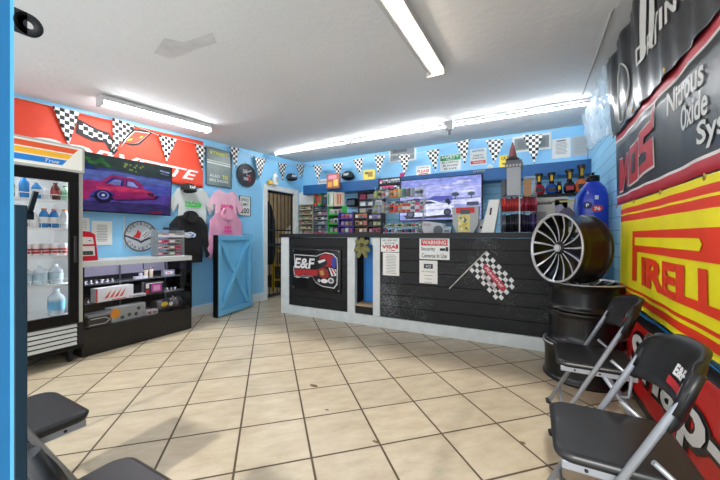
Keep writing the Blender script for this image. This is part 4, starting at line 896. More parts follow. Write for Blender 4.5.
sh += [('7f86c0', .9, [(.012, .5), (.35, .47), (.6, .48), (.988, .5), (.988, .6), (.012, .62)]), ('5356b8', .9, [(.38, .50), (.44, .43), (.66, .44), (.68, .54), (.38, .55)]), ('3b3f64', .8, [(.05, .5), (.25, .46), (.3, .5), (.3, .54), (.05, .56)]),
       ('46586a', .8, ell(.70, .42, .045, .05)), ('46586a', .8, ell(.88, .42, .04, .045)), ('3a4555', .8, [(.695, .42), (.705, .42), (.705, .55), (.695, .55)]), ('3a4555', .8, [(.875, .42), (.885, .42), (.885, .55), (.875, .55)]),
       ('c9cdf2', 1.0, [(.66, .54), (.98, .52), (.988, .66), (.66, .66)]), ('8f96d6', .9, [(.012, .66), (.988, .64), (.988, .75), (.012, .78)]), ('8f98e0', .9, [(.012, .86), (.988, .80), (.988, .98), (.012, .98)]),
       ('34364a', .8, [(.06, .86), (.7, .88), (.7, .93), (.1, .95)]),
       ('dfe3fb', 1.0, [(.1, .84), (.09, .70), (.14, .63), (.22, .60), (.28, .53), (.42, .52), (.52, .58), (.62, .62), (.68, .66), (.70, .74), (.69, .84), (.62, .86), (.3, .90), (.14, .90)]),
       ('3b3e5e', .9, [(.22, .61), (.29, .55), (.41, .545), (.49, .60)]), ('8f95c8', .9, [(.24, .60), (.30, .56), (.34, .56), (.33, .60)]), ('b8bdea', 1.0, [(.12, .74), (.68, .72), (.69, .76), (.12, .79)]),
       ('24263a', .8, ell(.155, .84, .055, .09)), ('5f637e', .8, ell(.155, .84, .035, .055)), ('24263a', .8, ell(.61, .81, .045, .08)), ('5f637e', .8, ell(.61, .81, .028, .05)), ('262a44', .8, [(.58, .56), (.60, .5), (.63, .5), (.65, .6), (.63, .66)]), ('30345a', .8, [(.83, .60), (.96, .60), (.96, .68), (.83, .68)])]
scr(tvb, sh, a, b)
def bsign(name, label, cat, px, m=PAPER, lines=(), off_=.002, frame=None, onshelf=False, th=.004, fw=.012):
    yy = YB-off_
    if onshelf: yy = YB-.26
    c, a_, b_ = rect_y(*px, yy)
    t = sheet_sign(name, label, cat, c, a_, b_, 0, m, lines, th, frame=frame, fw=fw)
    if onshelf: t.location.z = SHT+b_/2+.001
    return t
bsign('framed_plaque', 'long white-framed grey plaque on the back wall above the TV', 'plaque', (390.5, 414.5, 146.5, 160), M('8c949a', .4), [('#', -.1, .2, .6, .25, M('5f6a6f')), ('#', -.1, -.25, .6, .25, M('707a80'))], frame=WHITE, fw=.03)
bsign('framed_plaque', 'long white-framed grey plaque near the clear plastic corner of the back wall', 'plaque', (514.5, 549, 137, 149), M('868d90', .4), [('#', 0, .0, .8, .7, M('767e80'))], frame=WHITE, fw=.03)
GRN = M('1f8f55', .5)
bsign('safety_sign', 'green and white safety first sign on the back wall', 'sign', (440, 461, 154.5, 170.5), WHITE, [('#', 0, .3, .96, .34, GRN), ('SAFETY', 0, .36, .84, .16, WHITE, .03, 1), ('FIRST', 0, .2, .4, .08, WHITE, .01, 1), ('BE CAREFUL', 0, .02, .8, .12, INK, .01), ('BE AWARE', 0, -.18, .7, .12, INK, .01), ('BE SAFE', 0, -.38, .6, .12, INK, .01)])
bsign('notice_sign', 'white sign with red foot band, right of the green safety sign', 'sign', (470, 486.5, 148.5, 165), WHITE, [('NOTICE', 0, .36, .7, .12, M('2a5aa8'), .02), ('THERE IS A', 0, .08, .6, .1, INK, .01), ('CHARGE HERE', 0, -.08, .75, .1, INK, .01), ('#', 0, -.33, .9, .2, RED), ('THANKS', 0, -.33, .7, .11, WHITE, .01, 1)])['label'] = 'white notice sign with red foot band, between two pennants beyond the safety sign'
bsign('notice_sign', 'small white sign with red lettering standing on the dark blue shelf', 'sign', (416.5, 430.5, 164, 173), WHITE, [('NO SMOKING', 0, .3, .8, .18, INK, .01), ('PLEASE', -.0, -.08, .85, .34, RED, .03), ('#', 0, -.38, .7, .1, RED)], onshelf=True)
bsign('notice_sign', 'yellow sign standing on the blue shelf behind the cone tower', 'sign', (499.5, 517, 152, 164), M('ead24a', .5), [('CAUTION', 0, .25, .8, .3, INK, .02), ('#', 0, -.2, .7, .1, INK)], onshelf=True)
bsign('notice_sign', 'yellow pictured sign standing on the blue shelf beside the navy cap', 'sign', (363.3, 375, 170, 180), M('e6d45a', .5), [('#', .1, .05, .4, .5, M('9c7a3a')), ('#', -.2, .2, .3, .2, M('4a4a3a'))], onshelf=True)
bsign('notice_sign', 'small grey and white lettered sign on the far end of the blue shelf', 'sign', (318, 328, 176.5, 181.5), M('cfd6dc'), [('RACING', 0, 0, .8, .5, M('59616a'), .02)], onshelf=True)
bsign('paper_notice', 'white certificate on the back wall beside the grey certificate', 'certificate', (552, 570.5, 138.5, 158), PAPER, [('#', 0, .38, .5, .05, INK)]+para(9, .28, .03, .7))['label'] = 'white typed certificate on the upper back wall next to the long plaque'
bsign('paper_notice', 'grey certificate sheet on the upper back wall beside the corner', 'certificate', (572, 589, 136, 155.5), M('b9bfc0', .5), para(11, .38, .03, .8, M('979d9f')))
pk = MB().sph((0, 0, .04), (.045, .03, .04)).build('pink_rose', M('e4447a', .6)); tag(pk, 'hot pink ball ornament on the blue shelf above the TV corner', 'ornament'); p = on_y(402, 173, YB-.24); put(pk, (p.x, YB-.24, SHT))
pk = MB().sph((0, 0, .035), (.04, .03, .035)).build('white_ornament', M('d9dbcf', .6)); tag(pk, 'small white round ornament on the blue shelf beside the notice sign', 'ornament'); p = on_y(490, 168, YB-.24); put(pk, (p.x, YB-.24, SHT))
p = on_y(348.5, 178, YB-.1); cap_obj('dark navy cap hanging on the wall above the blue back shelf', Vector((p.x, YB-.12, p.z)), R(12), '1f2c35', 1.5)
t = thing('key_hooks', 'short row of dangling keys on the shelf edge above the TV', 'key rack', (on_y(479, 170, YB-.31).x, YB-.302, 2.215))
MB().b2(-.09, .09, -.012, 0, -.01, .01).build('rail', M('6a7a88'), t)
for i in range(6): MB().tube([(-.075+i*.03, -.014, 0), (-.075+i*.03, -.02, -.035)], .005, 6).build('key', ALU, t)
dt = MB().b2(-.012, .012, -.02, 0, -.05, .05).cyl((0, -.01, -.05), (0, -.01, -.35), .004, n=6).build('door_sensor', BLACK); tag(dt, 'small black sensor with thin cable in the upper back corner', 'sensor'); p = on_y(590.5, 147, YB); put(dt, (p.x-.03, YB, p.z))

# ---------------------------------------------------------------- goods behind and on the counter
NAMES = {'e8862a': 'orange', 'd9431f': 'red-orange', 'c9b458': 'mustard', '8fa05a': 'olive green', '3f9a52': 'green', 'd6dcd8': 'white', '9aa3ad': 'silver grey', '5a6a86': 'slate blue', 'c04a6a': 'raspberry',
         '4a3a6a': 'dark purple', '8a7cc0': 'lavender', 'b98a5a': 'tan', '7a4a2a': 'brown', '2f7fae': 'teal blue', 'e0508a': 'pink', 'b9ad8c': 'beige', '6e6a58': 'khaki', '23262b': 'black', 'c8302a': 'red', '2a2f5a': 'navy'}
_pk = {}
def goods(kind, col, col2, loc, sz, label, group, rz=0.):
    k = (kind, col, col2)
    if k not in _pk:
        mb = MB()
        if kind == 'card':      # hang card with a blister
            mb.b2(-.5, .5, -.06, .0, 0, 1, 0); mb.b2(-.36, .36, -.5, -.06, .1, .6, 1)
        elif kind == 'bag':
            n = 8; prof = [(-.5, 1.0, .05), (-.42, 1., .35), (-.2, .95, .5), (.2, .95, .5), (.42, 1., .35), (.5, 1., .05)]
            rings = []
            for z, wx, wy in prof: rings.append([mb.bm.verts.new((wx*.5*math.cos(2*math.pi*i/n+.4), wy*math.sin(2*math.pi*i/n+.4), z+.5)) for i in range(n)])
            for ri, (A, B) in enumerate(zip(rings, rings[1:])):
                mb._mi([mb.bm.faces.new((A[i], A[(i+1) % n], B[(i+1) % n], B[i])) for i in range(n)], 1 if ri == 2 else 0, True)
            mb._mi([mb.bm.faces.new(rings[0][::-1]), mb.bm.faces.new(rings[-1])], 0)
        elif kind == 'jar':
            mb.lathe([(.42, 0), (.5, .06), (.5, .72), (.36, .82)], 12, mi=0); mb.lathe([(.38, .82), (.40, .84), (.40, 1.)], 12, mi=1)
        else:
            mb.b2(-.5, .5, -.5, .5, 0, 1, 0); mb.b2(-.36, .36, -.53, -.5, .22, .78, 1)
        o = mb.build({'card': 'hang_card', 'bag': 'snack_bag', 'jar': 'small_jar', 'box': 'small_carton'}[kind], [mat('g_'+col, col, .4), mat('g_'+col2, col2, .4)])
        _pk[k] = o
    else:
        o = _pk[k].copy(); COL.objects.link(o)
    o.location = loc; o.scale = sz; o.rotation_euler = (0, 0, rz)
    for q in ('label', 'group', 'category'):
        if q in o.keys(): del o[q]
    tag(o, label, {'card': 'hang card', 'bag': 'snack bag', 'jar': 'jar', 'box': 'carton'}[kind], group); return o
SEC = ['d6dcd8', '23262b', '9aa3ad', 'b9ad8c', 'c04a6a', '5a6a86', '6e6a58']
def rack(name, label, cat, x0p, x1p, ytp, ybp, Y, rows, cols, kind, colors, what, fm=None, D=.10, back=None, seed=1, rowcols=None, hfill=.8, foot=None):
    c, wd, ht = rect_y(x0p, x1p, ytp, ybp, Y); zb = c.z-ht/2
    if foot is not None: ht = ht+zb-foot; zb = foot
    fm = fm or ALU; t = thing(name, label, cat, (c.x, Y, zb))
    MB().b2(-wd/2-.012, -wd/2-.002, 0, D, 0, ht).build('side_panel', fm, t); MB().b2(wd/2+.002, wd/2+.012, 0, D, 0, ht).build('side_panel', fm, t)
    if back: MB().b2(-wd/2-.002, wd/2+.002, D-.006, D, 0, ht).build('back_board', back, t)
    rh = ht/rows; rnd = random.Random(seed)
    for r in range(rows):
        MB().b2(-wd/2-.002, wd/2+.002, 0, D-.006, r*rh, r*rh+.008).b2(-wd/2-.002, wd/2+.002, -.004, 0, r*rh, r*rh+rh*.18).build('shelf', fm, t)
        rn = (['lowest', 'second', 'third', 'fourth', 'fifth', 'sixth', 'seventh'][r]+' tier') if rows > 1 else 'single tier'
        cw = wd/cols
        for i in range(cols):
            cc = (rowcols[r] if rowcols else colors); a_ = cc[rnd.randrange(len(cc))]; b_ = SEC[rnd.randrange(7)]
            goods(kind, a_, b_, (c.x-wd/2+cw*(i+.5), Y+D*.42, zb+r*rh+.009), (cw*.84, D*.55, (rh-.010)*(hfill-.1*rnd.random())),
                  NAMES[a_]+' '+what+', '+rn, what+' '+rn)
    return t
BG = mat('rack_beige', 'b3aa92', .6); GRNM = mat('rack_green', '2fae3e', .5); PUR = mat('rack_purple', '4a2f8f', .5); DK = mat('rack_dark', '24242a', .5); SLV = mat('rack_silver', '8a939c', .4, .4)
c, a, b = rect_y(298.5, 327, 191.5, 204.5, YB-.12)
t = thing('wall_cabinet', 'small white wall cabinet under the end of the blue shelf', 'cabinet', c); MB().b2(-a/2, a/2, 0, .11, -b/2, b/2).build('body', WHITE, t, bevel=.003); MB().b2(-a/2+.01, a/2-.01, -.01, 0, -b/2+.01, b/2-.01).build('door', WHITE, t, bevel=.002)
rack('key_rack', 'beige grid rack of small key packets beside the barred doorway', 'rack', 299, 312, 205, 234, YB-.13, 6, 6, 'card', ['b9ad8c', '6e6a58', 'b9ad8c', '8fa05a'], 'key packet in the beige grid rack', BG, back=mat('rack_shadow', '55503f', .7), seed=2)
rack('packet_rack', 'silver rack of blue-grey packets, between beige rack and green-shelved rack', 'rack', 314, 327, 206, 234, YB-.16, 6, 4, 'card', ['9aa3ad', '5a6a86', 'd6dcd8', '9aa3ad'], 'packet in the silver rack', SLV, back=DK, seed=3)
for i, (x0, x1, yt, col, nm) in enumerate([(313, 316.5, 193, 'c8302a', 'red'), (317, 321.5, 192, '3f9a52', 'green'), (322, 327, 197, '23262b', 'black')]):
    c, a, b = rect_y(x0, x1, yt, 205, YB-.25); carton('stock_box', nm+' stock box on top of the silver packet rack', 'box', (c.x, YB-.21, on_y(320, 206, YB-.16).z+.001), 0, (a*.9, .07, b), col, [('#', rc(-.35, .35, .2, .8), M(['2f6b44', 'a8323a', '3a4a7a'][i]), .001)])
rack('snack_rack', 'green-shelved snack rack beside the purple display', 'rack', 328.5, 342, 206, 236, 4.35, 3, 3, 'box', ['d6dcd8', '3f9a52', '9aa3ad', '4a3a6a'], 'carton in the green-shelved rack', GRNM, D=.14, back=DK, seed=4, foot=KT+.001, hfill=.7)
gt = on_y(335, 206, 4.35).z
c, a, b = rect_y(328.5, 334.5, 191, 206, 4.42); carton('stock_box', 'pale green and white carton on top of the green-shelved rack', 'box', (c.x, 4.43, gt+.002), 0, (a, .10, b*.95), 'c3d9c8', [('#', rc(-.4, -.1, .1, .9), M('5f9a78'), .001), ('#', rc(.1, .4, .1, .9), WHITE, .001)])
c, a, b = rect_y(335.2, 342.5, 192, 206, 4.42); cbx = carton('stock_box', 'cream and red striped carton on top of the green-shelved rack', 'box', (c.x, 4.43, gt+.002), 0, (a, .10, b*.95), 'dcc9ae', [('#', rc(-.1, .2, .1, .9), M('c87a5a'), .001), ('#', rc(.3, .45, .1, .9), M('b8433a'), .001)])
c, a, b = rect_y(328.5, 341, 177.5, 192, YB-.31); carton('picture_box', 'orange and pink patterned box pinned high against the blue shelf front', 'box', (c.x, YB-.35, 2.12), 0, (a, .05, b), 'a4604a', [('#', rc(-.4, -.05, .1, .45), M('e0a24a'), .001), ('#', rc(.05, .4, .15, .6), M('e6c35a'), .001), ('#', rc(-.35, .3, .65, .9), M('d98aa0'), .001)])
c, a, b = rect_y(342.5, 351.5, 197.5, 206, 5.3)
t = thing('digital_clock', 'black desk gadget on a bracket on the light blue wall beside the green-shelved rack', 'clock', (c.x, YB-.12, c.z)); MB().b2(-a/2, a/2, 0, .118, -b/2, b/2).build('body', BLACK, t, bevel=.01); MB().b2(-a/2+.02, a/2-.02, -.002, 0, -b*.3, b*.3).build('face', M('4a5a66', .3), t)
rack('purple_display', 'purple tiered countertop display with golden badges', 'display', 339, 352, 212, 236, 4.06, 3, 3, 'bag', ['b98a5a', 'd6dcd8', '8a7cc0'], 'bag in the purple display', PUR, D=.14, back=PUR, seed=6, foot=KT+.001)
rack('brown_display', 'dark countertop display of tan packs, right beside the purple display', 'display', 354, 366.5, 212, 236, 4.06, 3, 3, 'box', ['b98a5a', '7a4a2a', 'b98a5a'], 'pack in the dark tan-pack display', DK, D=.14, back=DK, seed=7, foot=KT+.001)['label'] = 'dark countertop display of tan packs, next to the purple display'
rack('lavender_display', 'dark countertop display with lavender packs on its top tier', 'display', 368, 380.5, 213, 236, 4.06, 3, 3, 'box', [], 'pack in the lavender-topped display', DK, D=.14, back=DK, seed=8, foot=KT+.001, rowcols=[['c04a6a', '2f7fae', 'd6dcd8'], ['8fa05a', '3f9a52', '23262b'], ['8a7cc0']])
rack('candy_tray', 'long low tray of mixed sweets along the back counter edge', 'tray', 383.5, 421, 222, 236, 4.10, 2, 11, 'bag', [], 'sweet bag in the long low tray', ACR, D=.12, seed=9, foot=KT+.001, rowcols=[['c04a6a', '2f7fae', '3f9a52', 'e0508a', 'd6dcd8'], ['8fa05a', 'd6dcd8', '3f9a52', '9aa3ad']])['label'] = 'long low clear tray of mixed sweets on the counter below the TV'
# peg rack with grey packs under the shelf
rack('peg_rack', 'black wall rack of grey boxed packs beside the TV', 'rack', 358.5, 382, 186, 214, YB-.14, 4, 3, 'box', [], 'boxed pack in the black wall rack', DK, D=.12, back=DK, seed=10, hfill=.95, rowcols=[['9aa3ad', 'd6dcd8'], ['9aa3ad', '5a6a86', 'd6dcd8'], ['c04a6a', '9aa3ad', '9aa3ad'], ['9aa3ad', '5a6a86']])
# standing wire rack with orange snacks
x0, x1 = on_y(374, 200, 4.28).x, on_y(424, 200, 4.28).x; xc_ = (x0+x1)/2; sw = x1-x0
t = thing('wire_stand', 'chrome wire countertop stand holding two long rows of orange snacks before the TV', 'stand', (xc_, 4.28, KT+.001))
zs = [on_y(400, 212.5, 4.28).z-KT, on_y(400, 197.5, 4.28).z-KT]; zt = on_y(400, 185, 4.28).z-KT
for sx in (-1, 1):
    for yy in (-.05, .05): MB().cyl((sx*sw/2, yy, 0), (sx*sw/2, yy, zt if yy > 0 else zs[1]+.06), .005, n=8).build('post', ALU, t)
for z in zs:
    mb = MB(); mb.b2(-sw/2, sw/2, -.06, .06, z-.006, z); mb.build('tray_shelf', ACR, t)
rnd = random.Random(12)
for r, z in enumerate(zs):
    n = 12
    for i in range(n):
        u = i/(n-1); pal = (['b9ad8c', '8fa05a', '9aa3ad'] if u < .36 else ['e8862a', 'c9b458', 'e8862a'] if u < .6 and r == 1 else ['3f9a52', '6e6a58', '9aa3ad', 'd6dcd8'] if r == 1 else ['d9431f', 'e8862a', 'd9431f'] if u < .74 else ['e0508a', 'd6dcd8', '9aa3ad'])
        a_ = pal[rnd.randrange(len(pal))]
        goods('bag', a_, SEC[rnd.randrange(7)], (x0+sw*(i+.5)/n, 4.27, KT+.001+z+.001), (sw/n*.95, .05, .10+.03*rnd.random()), NAMES[a_]+' snack bag on the '+['lower', 'upper'][r]+' row of the wire stand', 'snack bags on the '+['lower', 'upper'][r]+' row')
rack('key_tag_board', 'dark hanging board crowded with pink and grey tags beside the TV top corner', 'board', 379, 399.5, 177.5, 190.5, 5.12, 2, 7, 'card', ['23262b', 'e0508a', '9aa3ad', 'd6dcd8', '5a6a86'], 'tag on the dark board', DK, D=.05, back=DK, seed=13)
bpy.data.objects['key_tag_board']['label'] = 'dark board crowded with pink and grey tags at the TV top corner'
rack('card_strip', 'narrow strip of grey carded goods behind the wire stand rows', 'strip', 383, 424, 199.5, 206, 4.36, 1, 10, 'card', ['9aa3ad', '5a6a86', 'd6dcd8', '23262b'], 'carded item behind the wire stand', ALU, D=.04, seed=14)
p = bpy.data.objects['card_strip']; MB().cyl((-.3, .02, 0), (-.3, .02, -(p.location.z-KT-.002)), .006, n=8).cyl((.3, .02, 0), (.3, .02, -(p.location.z-KT-.002)), .006, n=8).build('post', ALU, p)
# card reader
def kx(px, Y=4.0): return on_y(px, 233, Y).x
t = thing('card_reader', 'bulky white label printer with dark slot on the counter below the TV', 'printer', (kx(434), 4.05, KT))
MB().prism([(-.13, 0), (.13, 0), (.14, .05), (.10, .12), (-.06, .15), (-.14, .15), (-.15, .06)], -.08, .08).build('body', M('b9bec4', .4), t, bevel=.008)
MB().disc(.06, .035, .06, .06, -.083, 0).build('paper_roll', M('4a5058', .4), t); MB().b2(-.13, -.03, -.082, -.08, .09, .125).build('label', M('a8989a', .4), t)
t = thing('pin_pad', 'small white card terminal between the label printer and the lottery box', 'card terminal', (kx(448.5), 3.97, KT)); MB().b2(-.05, .05, -.06, .06, 0, .045).b2(-.04, .04, -.0, .05, .045, .08).build('body', M('9eaab2', .4), t, bevel=.006); MB().b2(-.03, .03, -.062, -.06, .015, .035).build('keys', M('38506a', .4), t)
t['label'] = 'small grey card terminal beside the printer, close to the yellow-fronted box'
t = thing('ticket_box', 'grey countertop dispenser with red sign and yellow picture front', 'dispenser', (kx(466), 3.98, KT))
MB().prism([(-.10, .0), (.10, 0), (.15, .10), (.16, .31), (-.15, .31), (-.14, .10)], -.06, .06).build('body', M('a3a9ad', .4), t, bevel=.006)
MB().b2(-.10, .11, -.066, -.06, .235, .30).build('red_sign', RED, t); MB().b2(-.05, .06, -.069, -.066, .225, .275).build('window', M('2c2c30', .3), t)
MB().b2(-.075, .06, -.066, -.06, .01, .215).build('yellow_front', M('d9cf7a', .5), t)
mb = MB(); random.seed(9)
for i in range(14): mb.disc(random.uniform(-.06, .045), random.uniform(.03, .20), .014, .018, -.0675-.0001*i, i % 3, 8)
mb.build('fruit_print', [M('c9b02a'), M('5a6a6a'), M('e8e6c8')], t)
t = thing('receipt_printer', 'low white receipt printer with open lid right of the dispenser', 'printer', (kx(485), 4.10, KT)); MB().b2(-.09, .09, -.07, .07, 0, .10).build('body', M('c9ccd0', .4), t, bevel=.008); MB().b2(-.08, .08, -.06, .07, .10, .16).build('lid', M('aeb4bc', .4), t, bevel=.006); MB().b2(-.06, .06, -.072, -.07, .05, .08).build('slot', INK, t)
t['label'] = 'low white receipt printer between the dispenser and the leaning white binder'
t = thing('white_binder', 'tall white binder leaning beside the clear straw tower', 'binder', (kx(490.5, 4.0), 3.93, KT+.002)); MB().prism([(-.09, 0), (.05, 0), (.11, .37), (-.0, .37)], -.05, .05).build('cover', WHITE, t, bevel=.003); MB().flat([(-.0, .2), (.02, .2), (.03, .28), (.01, .28)], -.0515).build('print', INK, t)
# straw tower
TY = 3.95; tx0 = kx(517, TY)
def tz(py): return on_y(515, py, TY).z-KT
t = thing('straw_tower', 'clear acrylic tower with red and dark bundles, topped by a small cone', 'display tower', (tx0, TY+.03, KT))
mb = MB(); Wt = .165
for z in (0, tz(212.5), tz(196)-.005): mb.b2(-Wt, Wt+.03, -.10, .10, z, z+.006)
mb.b2(-Wt, -Wt+.004, -.10, .10, 0, tz(198)); mb.b2(Wt+.026, Wt+.03, -.10, .10, 0, tz(198)); mb.b2(-Wt, Wt+.03, .096, .10, 0, tz(198))
mb.build('acrylic_shelves', ACR, t); col_ = MB().b2(-.10, .04, -.09, .09, tz(196)+.004, tz(168)).b2(.02, .035, -.095, -.09, .0, tz(196)).build('grey_column', mat('tower_grey', 'aab0b8', .4), t, bevel=.003)
MB().b2(-.12, .06, -.10, .10, tz(168), tz(164)).b2(-.11, .05, -.09, .09, tz(164), tz(161)).build('top_tray', M('6a6f7a', .4), t)
MB().b2(.06, .185, -.08, .08, tz(196)+.004, tz(178)).build('clear_bin', ACR, t, bevel=.01); MB().b2(.07, .14, -.082, -.0, tz(198)+.004, tz(181)).build('tan_card', M('a8835a', .6), t)
MB().b2(-.16, -.105, -.08, .08, tz(196)+.004, tz(180)).build('dark_bin', M('3a3f48', .3), t, bevel=.01)
rnd = random.Random(21); rolls = {}
def roll(col, loc, h, label, grp):
    if col not in rolls:
        o = MB().cyl((0, 0, 0), (0, 0, 1), .012, n=8).build('wrapped_stick', mat('stick_'+col, col, .35)); rolls[col] = o
    else: o = rolls[col].copy(); COL.objects.link(o)
    o.location = loc; o.scale = (1, 1, h); tag(o, label, 'wrapped stick', grp)
for i in range(15):
    c1 = ['c8302a', 'd9483a', 'c03a4a'][rnd.randrange(3)] if i < 9 else ['8f2038', 'c04a6a'][rnd.randrange(2)]
    roll(c1, (tx0-Wt+.02+i*.0235, TY+.03-.07-.012*(i % 2), KT+tz(212.5)+.0085), .14+.025*rnd.random(), 'red wrapped stick in the middle tier of the clear tower', 'red sticks in the clear tower')
    c2 = ['3a3d48', '6a707c', '23262b'][rnd.randrange(3)] if i < 9 else ['2a2440', '5a4a8a', '3a3d68'][rnd.randrange(3)]
    roll(c2, (tx0-Wt+.02+i*.0235, TY+.03-.07-.012*(i % 2), KT+.0085), .18+.02*rnd.random(), 'dark wrapped stick in the lowest tier of the clear tower', 'dark sticks in the clear tower')
for i in range(5): goods('card', ['23262b', 'c04a6a', '2a2f5a', '9aa3ad', '23262b'][i], 'd6dcd8', (tx0-.095+i*.032, TY+.03-.085, KT+tz(168)+.001), (.028, .03, .05), ['black', 'raspberry', 'navy', 'silver', 'dark'][i]+' card in the tray on top of the clear tower', 'cards on the tower tray')
t = thing('toy_cone', 'small pink-brown pointed cone with dark base standing on the clear tower', 'cone', (tx0-.045, TY+.03, KT+tz(161)+.001)); MB().lathe([(.044, .045), (.03, .13), (.008, .215)], 16).build('cone', M('9a5f66', .5), t); MB().lathe([(.072, 0), (.07, .03), (.044, .05)], 16).build('base', M('23262b', .5), t)
# mats box, black tray, genie bottles, jug
BY = 4.10
t = carton('floor_mat_box', 'large grey carton with printed car parts picture behind the spoked wheel', 'box', (kx(548, BY)+.0, BY+.0, KT+.001), 0, (.36, .10, .385), 'c4c1ba', [('#', rc(-.47, .1, .80, .86), M('5a5654'), .001), ('#', rc(-.42, -.05, .35, .6), M('8d8a86'), .001), ('#', [(.25+.12*math.cos(i*.6), .42+.12*math.sin(i*.6)) for i in range(10)], M('d6a93a'), .001), ('#', rc(.12, .22, .2, .55), M('57585c'), .0015)])
text(t, 'CAR FLOOR MAT', -.02, .335, .22, .02, M('4a4644'), -.0535, .01)
c2_ = carton('seat_cover_box', 'pale carton with dark shoe-shaped picture beside the blue jug', 'box', (kx(570, BY)-.035, BY-.0, KT+.001), 0, (.22, .10, .36), 'c6c4b8', [('#', [(-.45, .1), (.45, .2), (.48, .5), (.1, .75), (-.3, .7)], M('55566a'), .001), ('#', [(-.45, .5), (-.1, .75), (-.2, .86), (-.48, .8)], M('9a9ab4'), .0015), ('#', [(.2, .18), (.45, .35), (.45, .28)], RED, .002), ('#', rc(-.3, .45, .9, .96), M('a8ad62'), .001)])
bs = thing('black_riser', 'black riser shelf behind the cartons holding the genie-shaped bottles', 'riser', (kx(556, 4.24), 4.25, KT)); BZt = on_y(556, 194, 4.24).z-KT
MB().b2(-.33, .33, -.07, .07, BZt-.03, BZt).build('top', BLACK, bs, bevel=.003); MB().b2(-.33, -.31, -.07, .07, 0, BZt-.03).build('side', BLACK, bs); MB().b2(.31, .33, -.07, .07, 0, BZt-.03).build('side', BLACK, bs)
for px, col, h, nm in ((539, 'c22a3a', .24, 'red'), (551.5, '2456b8', .24, 'royal blue'), (569.5, '1c1c28', .26, 'black with red band'), (581.5, 'e2703a', .30, 'orange')):
    t = thing('scent_bottle', nm+' round-shouldered bottle with black and gold top on the black riser', 'bottle', (min(kx(px, 4.22), kx(556, 4.24)+.29), 4.22, KT+BZt+.001))
    MB().lathe([(.035, 0), (.058, .015), (.062, h*.25), (.045, h*.42), (.022, h*.5)], 20).build('body', mat('glass_'+col, col, .1), t)
    MB().lathe([(.03, h*.5), (.022, h*.6), (.03, h*.8), (.045, h*.97), (.045, h)], 16).build('top', M('1a1714', .3), t); MB().b2(-.012, .012, -.045, -.025, h*.6, h*.85).build('gold_emblem', mat('gold', 'caa63a', .3, .8), t)
    MB().b2(-.035, .035, -.066, -.05, h*.1, h*.28).build('label', M('b02a3a' if px == 569.5 else '23252e', .4), t)
g2 = thing('scent_bottle', 'short dark bottle with tiny gold emblem, between blue and black-red bottles', 'bottle', (kx(559, 4.22), 4.205, KT+BZt+.001)); MB().lathe([(.028, 0), (.032, .02), (.024, .09), (.016, .13)], 16).build('body', M('20222c', .2), g2); MB().b2(-.012, .012, -.045, -.03, .04, .08).build('gold_emblem', MATS['gold'], g2)
# big blue jug
JY = 4.0; p0 = on_y(600, 230, JY); jw = .128
t = thing('blue_jug', 'very large blue jug with black cap and small round badges, in the back corner', 'jug', (min(p0.x+.0, XR-.155), JY, KT+.001)); JM = mat('jug_blue', '1636b8', .3, coat=.3)
s_ = .56
mb = MB(); m_j = Matrix.Diagonal((1, .75, 1, 1)); mb.lathe([(jw*.92, 0), (jw, .02), (jw, .32), (jw*.97, .38), (jw*.82, .45), (jw*.46, .51), (jw*.36, .52)], 28, m_j); mb.build('body', JM, t)
MB().lathe([(jw*.40, .515), (jw*.44, .52), (jw*.44, .575), (jw*.3, .58)], 20, m_j).cyl((0, 0, .58), (0, 0, .61), .012, n=8).build('cap', BLACK, t)
MB().tube([(-.09, -.075, .44), (-.14, -.08, .37), (-.155, -.06, .24), (-.13, -.05, .17)], .018, 10).build('handle', mat('jug_handle', '5a80cc', .2), t)
MB().disc(-.06, .27, .04, .035, -.108, 0).build('round_badge', M('16205a'), t); MB().disc(.02, .235, .045, .035, -.111, 0).build('round_badge', M('c22a3a'), t)
text(t, 'P', -.06, .27, .025, .035, WHITE, -.110, .03); text(t, '76', .02, .235, .05, .035, WHITE, -.113, .03); MB().b2(.0, .03, -.112, -.108, .325, .365).build('small_label', M('c9d2e8'), t)

